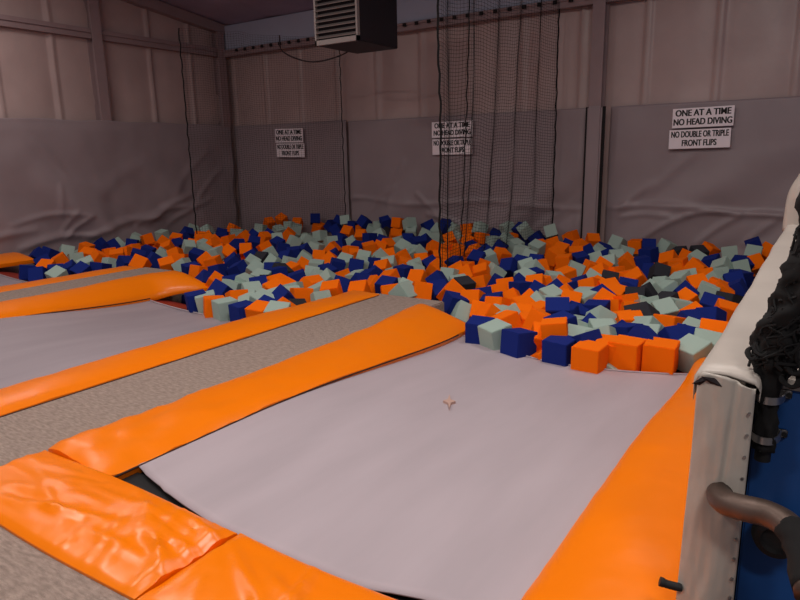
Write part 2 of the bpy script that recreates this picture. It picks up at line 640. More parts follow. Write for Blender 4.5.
# faded star print near the middle of the nearest bed
bm = bmesh.new()
top, low = [], []
for k in range(8):
    rr = 1.0 if k % 2 == 0 else .34
    a = PI / 2 + k * PI / 4
    p_, q_ = .042 * rr * math.cos(a), .16 * rr * math.sin(a)
    x, y = -2.02 + p_ * .87 - q_ * .49, 3.58 + p_ * .49 + q_ * .87
    zb = bed_z(y, 5.48)
    top.append(bm.verts.new((x, y, zb - .0065)))
    low.append(bm.verts.new((x, y, zb - .030)))
cv = bm.verts.new((-2.02, 3.58, bed_z(3.58, 5.48) - .0065))
for k in range(8):
    bm.faces.new((top[k], top[(k + 1) % 8], cv))
    bm.faces.new((top[k], low[k], low[(k + 1) % 8], top[(k + 1) % 8]))
o = link('star_print', bm, M_PRINT, t1)
o['label'] = 'faded orange star printed on the bed'


# ------------------------------------------------------------------ orange edge pads
def pad(label, y0, y1, xi, xo, zi, zo, th=.07, wr=.012, seed=0, endcap=.0, ny=70, group='orange trampoline edge pads', bulge=.03, fade=None, yspan=0):
    """Long cushion along Y. xi/xo: inner and outer edge x as functions of y; zi/zo: height of each edge."""
    NX = 14
    prof = []
    for k in range(NX + 1):
        s = k / NX
        prof.append((s, 1))
    prof += [(1.0, .35), (.985, 0)] + [(s, 0) for s in (.75, .5, .25)] + [(.015, 0), (0, .35)]
    n = len(prof)

    def f(u, v):
        s, top = prof[int(round(v * n)) % n]
        y = y0 + u * (y1 - y0)
        a, b = xi(y), xo(y)
        x = a + s * (b - a)
        endk = sstep(-.01, .03, min(u * (y1 - y0), (1 - u) * (y1 - y0)))
        rnd = math.sin(PI * min(max(s, .0), 1)) ** .5
        ztop = zi(y) + s * (zo(y) - zi(y)) + bulge * rnd * endk - .018 * (1 - rnd)
        W = wr * (fade(x, y) if fade else 1)
        wn = W * (fbm(x * 2.2 + seed, y * 2.2, seed) + .55 * abs(fbm(x * 4.5, y * 6, seed + 5)))
        bot = zi(y) + s * (zo(y) - zi(y)) - th
        z = bot + (ztop + wn - bot) * top if top else bot
        if top == .35:
            z = bot + (ztop - bot) * .45
        if u > .999 or u < .001:
            x = x * .97 + (a + b) / 2 * .03
        return Vector((x, y, z))
    bm = bmesh.new()
    vs = grid(bm, ny, n, f, closed_v=True)
    bm.faces.new(vs[0])
    bm.faces.new(vs[-1][::-1])
    o = link('edge_pad', bm, M_ORANGE, None, True)
    for xx, zz, sg in ((xi, zi, -1), (xo, zo, 1)):
        if yspan:
            bm = bmesh.new()
            side = 1 if xx(y0) > (xi(y0) + xo(y0)) / 2 else -1
            yy = [y0 + .02 + (yspan - y0) * k / 40 for k in range(41)]
            tube(bm, [(xx(y) + side * .003, y, zz(y) - (.026 if sg < 0 else .030)) for y in yy], .006, 6)
            link('piping', bm, M_SEAM, o)
    return tag(o, label, 'edge pad', group)


K = lambda c: (lambda y: c)
# nearest trampoline, left pad: inner edge follows the bed down at the far end, tip bulges over the edge
pad('orange pad left of the nearest trampoline, from the front pads to the foam', 1.652, 5.62,
    lambda y: -2.89 + .0 * y - .02 * sstep(4.9, 5.6, y), lambda y: -3.46 - .06 * sstep(4.6, 5.6, y),
    lambda y: .015 - .15 * sstep(2.6, 5.6, y), lambda y: .02 + .03 * sstep(4.5, 5.5, y) - .0 * y, th=.075, wr=.016, seed=1,
    fade=lambda x, y: 2.3 - 1.7 * sstep(1.7, 3.4, y), yspan=5.3)
pad('orange pad between the nearest trampoline and the grey padded post', 1.60, 5.5,
    lambda y: -.775 - .03 * sstep(4.6, 5.5, y), lambda y: -.292,
    lambda y: .03 - .13 * sstep(3.2, 5.5, y), lambda y: .06 - .1 * sstep(3.6, 5.5, y), th=.08, wr=.010, seed=4, bulge=.035)
pad('orange pad on the far side of the second trampoline, rounded tip over the foam', 1.3, 5.58,
    lambda y: -7.14 + .02 * sstep(4.8, 5.2, y) + .38 * sstep(5.05, 5.58, y), lambda y: -7.60 + .12 * sstep(5.25, 5.50, y),
    lambda y: -.02 - .125 * sstep(2.8, 5.0, y) + .06 * sstep(5.0, 5.35, y), lambda y: .04 + .03 * sstep(3.5, 5.5, y), th=.07, wr=.008, seed=7, bulge=.05, yspan=4.9)
pad('narrow orange pad between the second trampoline and the near carpet strip', 1.3, 5.86,
    lambda y: -4.68, lambda y: -4.20,
    lambda y: .035 - .05 * sstep(3.8, 5.8, y), lambda y: .03 + .0 * y, th=.075, wr=.012, seed=9, bulge=.03, yspan=5.8)
pad('thin orange pad between the far carpet sliver and the far left trampoline', 1.5, 5.72,
    lambda y: -8.84, lambda y: -8.40, lambda y: .0, lambda y: -.005, th=.06, wr=.006, seed=11, bulge=.02, yspan=5.6)
pad('short orange pad end beside the left wall', 2.2, 5.72,
    lambda y: -11.45, lambda y: -12.08, lambda y: -.08, lambda y: .0, th=.08, wr=.008, seed=13)


# nearest trampoline, front pads: long axis along X, so built along Y then the two front pieces
def wrk(x, y, seed):
    a = sstep(-2.75, -2.45, x)
    q = .35 * (x + 2)
    w1 = 1 - abs(fbm((x + .5 * y) * 5.5, (y - .5 * x) * 1.1, seed)) * 2.2
    w2 = 1 - abs(fbm((x + .2 * y) * 1.2, (y - .1 * x) * 6.0, seed + 2)) * 2.2
    return a * max(0, w1) ** 2 + (1 - a) * .7 * max(0, w2) ** 2


def front_pad(label, x0, x1, y0, y1, seed, fold):
    NY = 26
    prof = [(k / NY, 1) for k in range(NY + 1)] + [(1.0, .4), (.985, 0), (.5, 0), (.015, 0), (0, .4)]
    n = len(prof)

    def f(u, v):
        s, top = prof[int(round(v * n)) % n]
        x = x0 + u * (x1 - x0)
        yn = y0 + .012 * math.sin(x * 3)
        yf = y1(x)
        y = yn + s * (yf - yn)
        rnd = math.sin(PI * s) ** .4 if 0 < s < 1 else 0
        ek = sstep(0, .05, min(u, 1 - u) * (x1 - x0))
        crease = sum(a * math.exp(-(((x - cx) * math.cos(an) + (y - cy) * math.sin(an)) / wd) ** 2)
                     * math.exp(-(((y - cy) * math.cos(an) - (x - cx) * math.sin(an)) / ln) ** 2) for (cx, cy, an, wd, ln, a) in fold)
        z = -.045
        if top == 1:
            z = .012 + .03 * rnd * ek + .012 * fbm(x * 2.5, y * 4, seed) * rnd + .012 * wrk(x, y, seed) * rnd + crease * rnd
        elif top:
            z = -.012
        return Vector((x, y, z))
    bm = bmesh.new()
    vs = grid(bm, 80, n, f, closed_v=True)
    bm.faces.new(vs[0])
    bm.faces.new(vs[-1][::-1])
    o = link('edge_pad', bm, M_ORANGE, None, True)
    tag(o, label, 'edge pad', 'orange trampoline edge pads')
    # hem sewn along the near edge
    bm = bmesh.new()
    tube(bm, [(x0 + (x1 - x0) * k / 30, y0 - .004 + .012 * math.sin((x0 + (x1 - x0) * k / 30) * 3), -.018) for k in range(31)], .006, 6)
    link('hem', bm, M_ORANGE, o)
    return o


random.seed(3)
foldA = [(-2.2 + random.uniform(-.25, .25), 1.4 + random.uniform(-.12, .2), random.uniform(.9, 1.7), random.uniform(.018, .03), random.uniform(.12, .28), random.uniform(.008, .018)) for _ in range(9)]
foldA += [(-2.9 + random.uniform(-.4, .4), 1.4 + random.uniform(-.15, .15), random.uniform(1.2, 1.9), .025, .3, .012) for _ in range(4)]
foldB = [(-1.7 + random.uniform(-.2, .3), 1.4 + random.uniform(-.15, .15), random.uniform(.2, 1.2), .025, .25, .012) for _ in range(6)]
front_pad('wrinkled orange front pad at the left corner of the nearest trampoline', -3.46, -1.945, 1.145, lambda x: 1.648 + .01 * math.sin(x * 4), 2, foldA)
front_pad('orange front pad right of the seam along the nearest trampoline front', -1.935, -.34, 1.145, lambda x: 1.645 + .01 * math.sin(x * 5) + .02 * sstep(-1.2, -.8, x), 5, foldB)


# ------------------------------------------------------------------ hanging nets
def net(label, f, nu, nv, ropes, loc, cord=.0042):
    t = thing('hanging_net', label, 'net', loc, 'hanging nets that divide the foam pit')
    bm = bmesh.new()
    grid(bm, nu, nv, f)
    o = link('net_mesh', bm, M_NET, t)
    md = o.modifiers.new('cords', 'WIREFRAME')
    md.thickness = cord
    md.use_replace = True
    md.use_boundary = True
    for (u, rad) in ropes:
        bm = bmesh.new()
        pts = [f(u, k / 40) + Vector((.008 * math.sin(k * 2.1), .008 * math.cos(k * 1.7), 0)) for k in range(41)]
        tube(bm, pts, rad, 6)
        link('edge_rope', bm, M_NET, t)
    return t


def net_a(u, v):
    y = 7.4 + u * 3.68
    x = -4.36 + .2 * u + .05 * math.sin(u * 34 + .6 * v) + .05 * fbm(u * 6, v * 1.5, 3) - .22 * (1 - v) ** 2 * math.sin(u * PI)
    z = .06 + .08 * fbm(u * 5, 0, 9) + v * 4.5
    x += (.05 if u < .02 else 0) * (1 - v)
    return Vector((x, y, min(z, roof_z(y) - .1)))


def net_b(u, v):
    y = 8.2 + u * 2.84
    x = -10.2 + 1.42 * u + .03 * math.sin(u * 25)
    z = .14 + .05 * fbm(u * 5, 0, 19) + v * 3.72
    return Vector((x, y, min(z, roof_z(y) - .1)))


net('black net with bunched folds hanging in front of the middle pair of signs', net_a, 78, 96, ((0, .014), (.2, .008), (1, .012)), (-4.3, 7.4, .06))
net('faint black net hanging across the far left corner of the pit', net_b, 62, 90, ((0, .013), (1, .010)), (-10.2, 8.2, .14), .003)

# ------------------------------------------------------------------ padded barriers at the right
t = thing('padded_barrier', 'low white capped barrier with a grey vinyl end along the right of the pit', 'barrier', (-.22, 2.0, -.6))
link('barrier_body', boxm(-.282, -.14, 1.985, 10.85, -.6, .90, .02), M_COVER, t, True)


def capz(y):
    return .918 + .06 * sstep(2.2, 5.2, y)


bm = bmesh.new()


def fcap(u, v):
    y = 1.985 + u * 9.1
    k = [(-.290, -.075), (-.292, -.02), (-.282, -.002), (-.25, .006), (-.2, .008), (-.135, .004), (-.125, -.004), (-.12, -.025), (-.12, -.055)]
    s = v * 8
    i = min(7, int(s))
    a = s - i
    x = k[i][0] * (1 - a) + k[i + 1][0] * a
    z = k[i][1] * (1 - a) + k[i + 1][1] * a
    wv = .004 * fbm(x * 9, y * 4) + .003 * math.sin(y * 7)
    return Vector((x + (.004 * fbm(y * 3, 2) if v < .2 else 0), y, capz(y) + z + wv))


vs = grid(bm, 120, 16, fcap)
# folded lip over the near end
lip = [bm.verts.new(vv.co + Vector((0, -.008, -.014 - .006 * math.sin(i * .7)))) for i, vv in enumerate(vs[0])]
for i in range(16):
    bm.faces.new((vs[0][i], vs[0][i + 1], lip[i + 1], lip[i]))
r = bmesh.ops.extrude_face_region(bm, geom=list(bm.faces))
for g in r['geom']:
    if isinstance(g, bmesh.types.BMVert):
        g.co.z -= .006
        g.co.x += .002
o = link('top_cap', bm, M_WHITE, t, 'all')
o['label'] = 'white vinyl cap along the top'
# grey end cover, snapped down its right edge, corner torn at the top
bm = bmesh.new()


def fcov(u, v):
    z = -.3 + v * (1.225 + .012 * math.sin(u * 5))
    x = -.289 + u * .159
    z = min(z, .922 - .03 * sstep(.45, 1, u) - .03 * (1 - sstep(0, .12, u)))
    y = 1.968 - .022 * math.sin(PI * min(1, u * 1.02)) ** .7 + .008 * fbm(u * 3, z * 4, 6)
    y += .010 * math.exp(-((u - .62 - .25 * (z - .6)) / .05) ** 2) * sstep(.5, .6, z)
    if u < .02:
        y += .06
    return Vector((x - .004 * math.sin(v * 5) * (1 - u), y, z))


grid(bm, 30, 60, fcov)
r = bmesh.ops.extrude_face_region(bm, geom=list(bm.faces))
for g in r['geom']:
    if isinstance(g, bmesh.types.BMVert):
        g.co.y += .006
link('end_cover', bm, M_COVER, t, 'all')
for k in range(11):
    z = .82 - k * .066
    bm = bmesh.new()
    tube(bm, [(-.140, 1.974, z), (-.140, 1.955, z)], .0045, 10)
    link('snap_button', bm, M_ZINC, t, True)
# torn fabric flaps at the near top corner
bm = bmesh.new()
for (px, pz, w_, rot) in ((-.272, .898, .022, .5), (-.24, .905, .03, -.3)):
    a = [bm.verts.new((px + dx * math.cos(rot), 1.955 - .012 * abs(dx) / w_, pz + dz + dx * math.sin(rot))) for dx, dz in ((-w_, 0), (0, -.016), (w_, -.004), (.3 * w_, .010))]
    bm.faces.new(a)
bmesh.ops.solidify(bm, geom=list(bm.faces), thickness=.004)
o = link('torn_edge', bm, M_CABLE, t)

t = thing('padded_barrier', 'blue panelled barrier with a white cap right of the grey padded post', 'barrier', (.7, 2.2, -.6))
link('blue_panel', boxm(-.135, 1.8, 2.10, 2.14, -.6, .86, .006), M_BLUE, t)
link('barrier_body', boxm(-.115, 1.8, 2.14, 2.46, -.6, .86, .01), M_BLUE, t)
o = link('top_cap', boxm(-.115, 1.82, 2.085, 2.50, .862, .915, .018), M_WHITE, t, True)
o['label'] = 'white vinyl cap'
tag(link('floor_mat', boxm(-.1, 3.0, 2.55, 11.1, -.58, -.02, .02), M_BLUE), 'blue mat beyond the white capped barrier at the right', 'mat')
# white padded sleeve rising at the far part of the barrier
bm = bmesh.new()
tube(bm, smooth_path([(-.235, 5.7, .93), (-.235, 5.7, 1.1), (-.225, 5.7, 1.22), (-.19, 5.7, 1.32), (-.15, 5.7, 1.44)], 5), .075, 14,
     rfun=lambda i, an, p: .07 + .012 * math.sin(3 * an + p.z * 9))
tag(link('padded_sleeve', bm, M_WHITE, smooth='all'), 'crumpled white vinyl sleeve standing up behind the tangled net pole', 'sleeve')

# ------------------------------------------------------------------ net pole clamped to the blue panel
t = thing('net_pole', 'black rope of bunched net on a stub pole clamped to the blue panel', 'net pole', (-.10, 2.04, .62))
bm = bmesh.new()
tube(bm, [(-.10, 2.045, .655), (-.10, 2.045, .85), (-.10, 2.045, .98)], .022, 14)
link('pole', bm, M_RUB, t, True)
NP = smooth_path([(-.10, 2.04, .69), (-.10, 2.04, .85), (-.098, 2.035, .98), (-.076, 2.03, 1.09), (-.050, 2.03, 1.20), (-.022, 2.03, 1.36), (.0, 2.03, 1.55), (.04, 2.03, 1.9), (.08, 2.03, 2.6), (.10, 2.03, 3.4)], 14)
bm = bmesh.new()


def rb(i, an, p):
    f = sstep(.86, .97, p.z) * (1 - .25 * sstep(1.15, 1.35, p.z))
    g = .027 + .028 * f + .004 * sstep(1.1, 1.5, p.z)
    return g * (1 + .42 * fbm(p.z * 17 + math.cos(an) * 1.3, math.sin(an) * 1.3 + 3, p.z * 6)) + .004 * math.sin(an * 5 + p.z * 45)


tube(bm, NP, .05, 24, rfun=rb)
link('bunched_net', bm, M_NET, t, 'all')
rnd = random.Random(4)
bm = bmesh.new()
for k in range(380):
    i = rnd.randrange(22, len(NP) - 30)
    a = rnd.uniform(0, 2 * PI)
    rr = rnd.uniform(.030, .056) + .012 * math.exp(-((NP[i].z - .98) / .06) ** 2)
    P = []
    for j in range(5):
        c = NP[min(len(NP) - 1, i + j * 2)]
        P.append(c + Vector((rr * math.cos(a), rr * math.sin(a), rnd.uniform(-.012, .012))))
        a += rnd.uniform(-.5, .9)
    tube(bm, smooth_path(P, 3), rnd.uniform(.0025, .005), 5)
for (px, pz, s_) in ((-.128, 1.005, .7), (-.150, .985, .5), (-.05, .93, .8), (-.045, .965, .7), (-.11, 1.04, .6)):
    for k in range(7):
        a0 = rnd.uniform(0, 6)
        P = [(px + .03 * s_ * math.cos(a0 + j * 1.2) * rnd.uniform(.6, 1.2), 2.0 + .02 * math.sin(a0 + j), pz + .025 * s_ * math.sin(a0 + j * 1.2)) for j in range(5)]
        tube(bm, smooth_path(P, 4), .005, 5)
link('net_strands', bm, M_NET, t)
for z in (.85, .728):
    c = boxm(-.155, -.045, 2.092, 2.10, z - .014, z + .014, .004)
    cl = link('clamp', c, M_ZINC, t)
    bm = bmesh.new()
    pts = [(-.10 + .036 * math.cos(a), 2.095 - .085 * math.sin(a) ** .7 if math.sin(a) > 0 else 2.095, z) for a in [PI * k / 14 for k in range(15)]]
    for k in range(14):
        p, q = Vector(pts[k]), Vector(pts[k + 1])
        A1 = [bm.verts.new(p + Vector((0, 0, s))) for s in (-.011, .011)]
        B1 = [bm.verts.new(q + Vector((0, 0, s))) for s in (-.011, .011)]
        bm.faces.new((A1[0], B1[0], B1[1], A1[1]))
    bmesh.ops.remove_doubles(bm, verts=bm.verts, dist=.0005)
    bmesh.ops.solidify(bm, geom=list(bm.faces), thickness=.004)
    link('clamp_strap', bm, M_ZINC, cl, True)
    for x in (-.147, -.053):
        bm = bmesh.new()
        tube(bm, [(x, 2.092, z), (x, 2.084, z)], .007, 10)
        link('bolt', bm, M_RUB, cl)

# ------------------------------------------------------------------ bent pipe out of the post, rubber end below, strap stub
t = thing('handrail_pipe', 'bent brown steel pipe coming out of the grey padded post', 'pipe', (-.19, 1.97, .57))
bm = bmesh.new()
tube(bm, smooth_path([(-.192, 2.06, .555), (-.192, 1.99, .56), (-.19, 1.93, .565), (-.165, 1.885, .572), (-.12, 1.862, .582), (-.06, 1.842, .592), (-.01, 1.80, .592), (.03, 1.72, .57), (.05, 1.6, .54)], 6), .036, 18)
link('pipe', bm, M_PIPE, t, 'all')
bm = bmesh.new()
tube(bm, smooth_path([(-.005, 1.80, .592), (.025, 1.735, .574), (.048, 1.62, .545)], 8), .042, 14, rfun=lambda i, an, p: .0415 + .003 * math.sin(an * 4 + i))
link('net_wrap', bm, M_NET, t, 'all')
t = thing('rubber_cap', 'round black rubber pipe end on the blue panel under the bent pipe', 'pipe end', (-.055, 2.05, .44))
bm = bmesh.new()
prof = [(.0, 0), (.03, 0), (.034, -.02), (.05, -.022), (.062, -.03), (.066, -.06), (.058, -.085), (.04, -.092), (.034, -.075), (.0, -.07)]
seg = 28
rings = []
for (rr, d) in prof:
    rings.append([bm.verts.new((-.042 + rr * math.cos(2 * PI * k / seg), 2.10 + d, .425 + rr * math.sin(2 * PI * k / seg))) for k in range(seg)])
for i in range(len(rings) - 1):
    for k in range(seg):
        bm.faces.new((rings[i][k], rings[i][(k + 1) % seg], rings[i + 1][(k + 1) % seg], rings[i + 1][k]))
bmesh.ops.remove_doubles(bm, verts=bm.verts, dist=.0005)
link('rubber_end', bm, M_RUB, t, True)
bm = boxm(-.098, -.062, 2.06, 2.10, .492, .503, .003)
link('bracket', bm, M_ZINC, t)
bm = bmesh.new()
tube(bm, smooth_path([(-.335, 1.935, .225), (-.315, 1.94, .220), (-.29, 1.95, .215), (-.275, 1.957, .213)], 4), .013, 12,
     rfun=lambda i, an, p: .0135 + .0012 * math.cos(an * 2) + (.002 if i < 3 else 0))
tag(link('strap_stub', bm, M_RUB, smooth=True), 'short black rubber stub poking left from the grey post over the orange pad', 'stub')

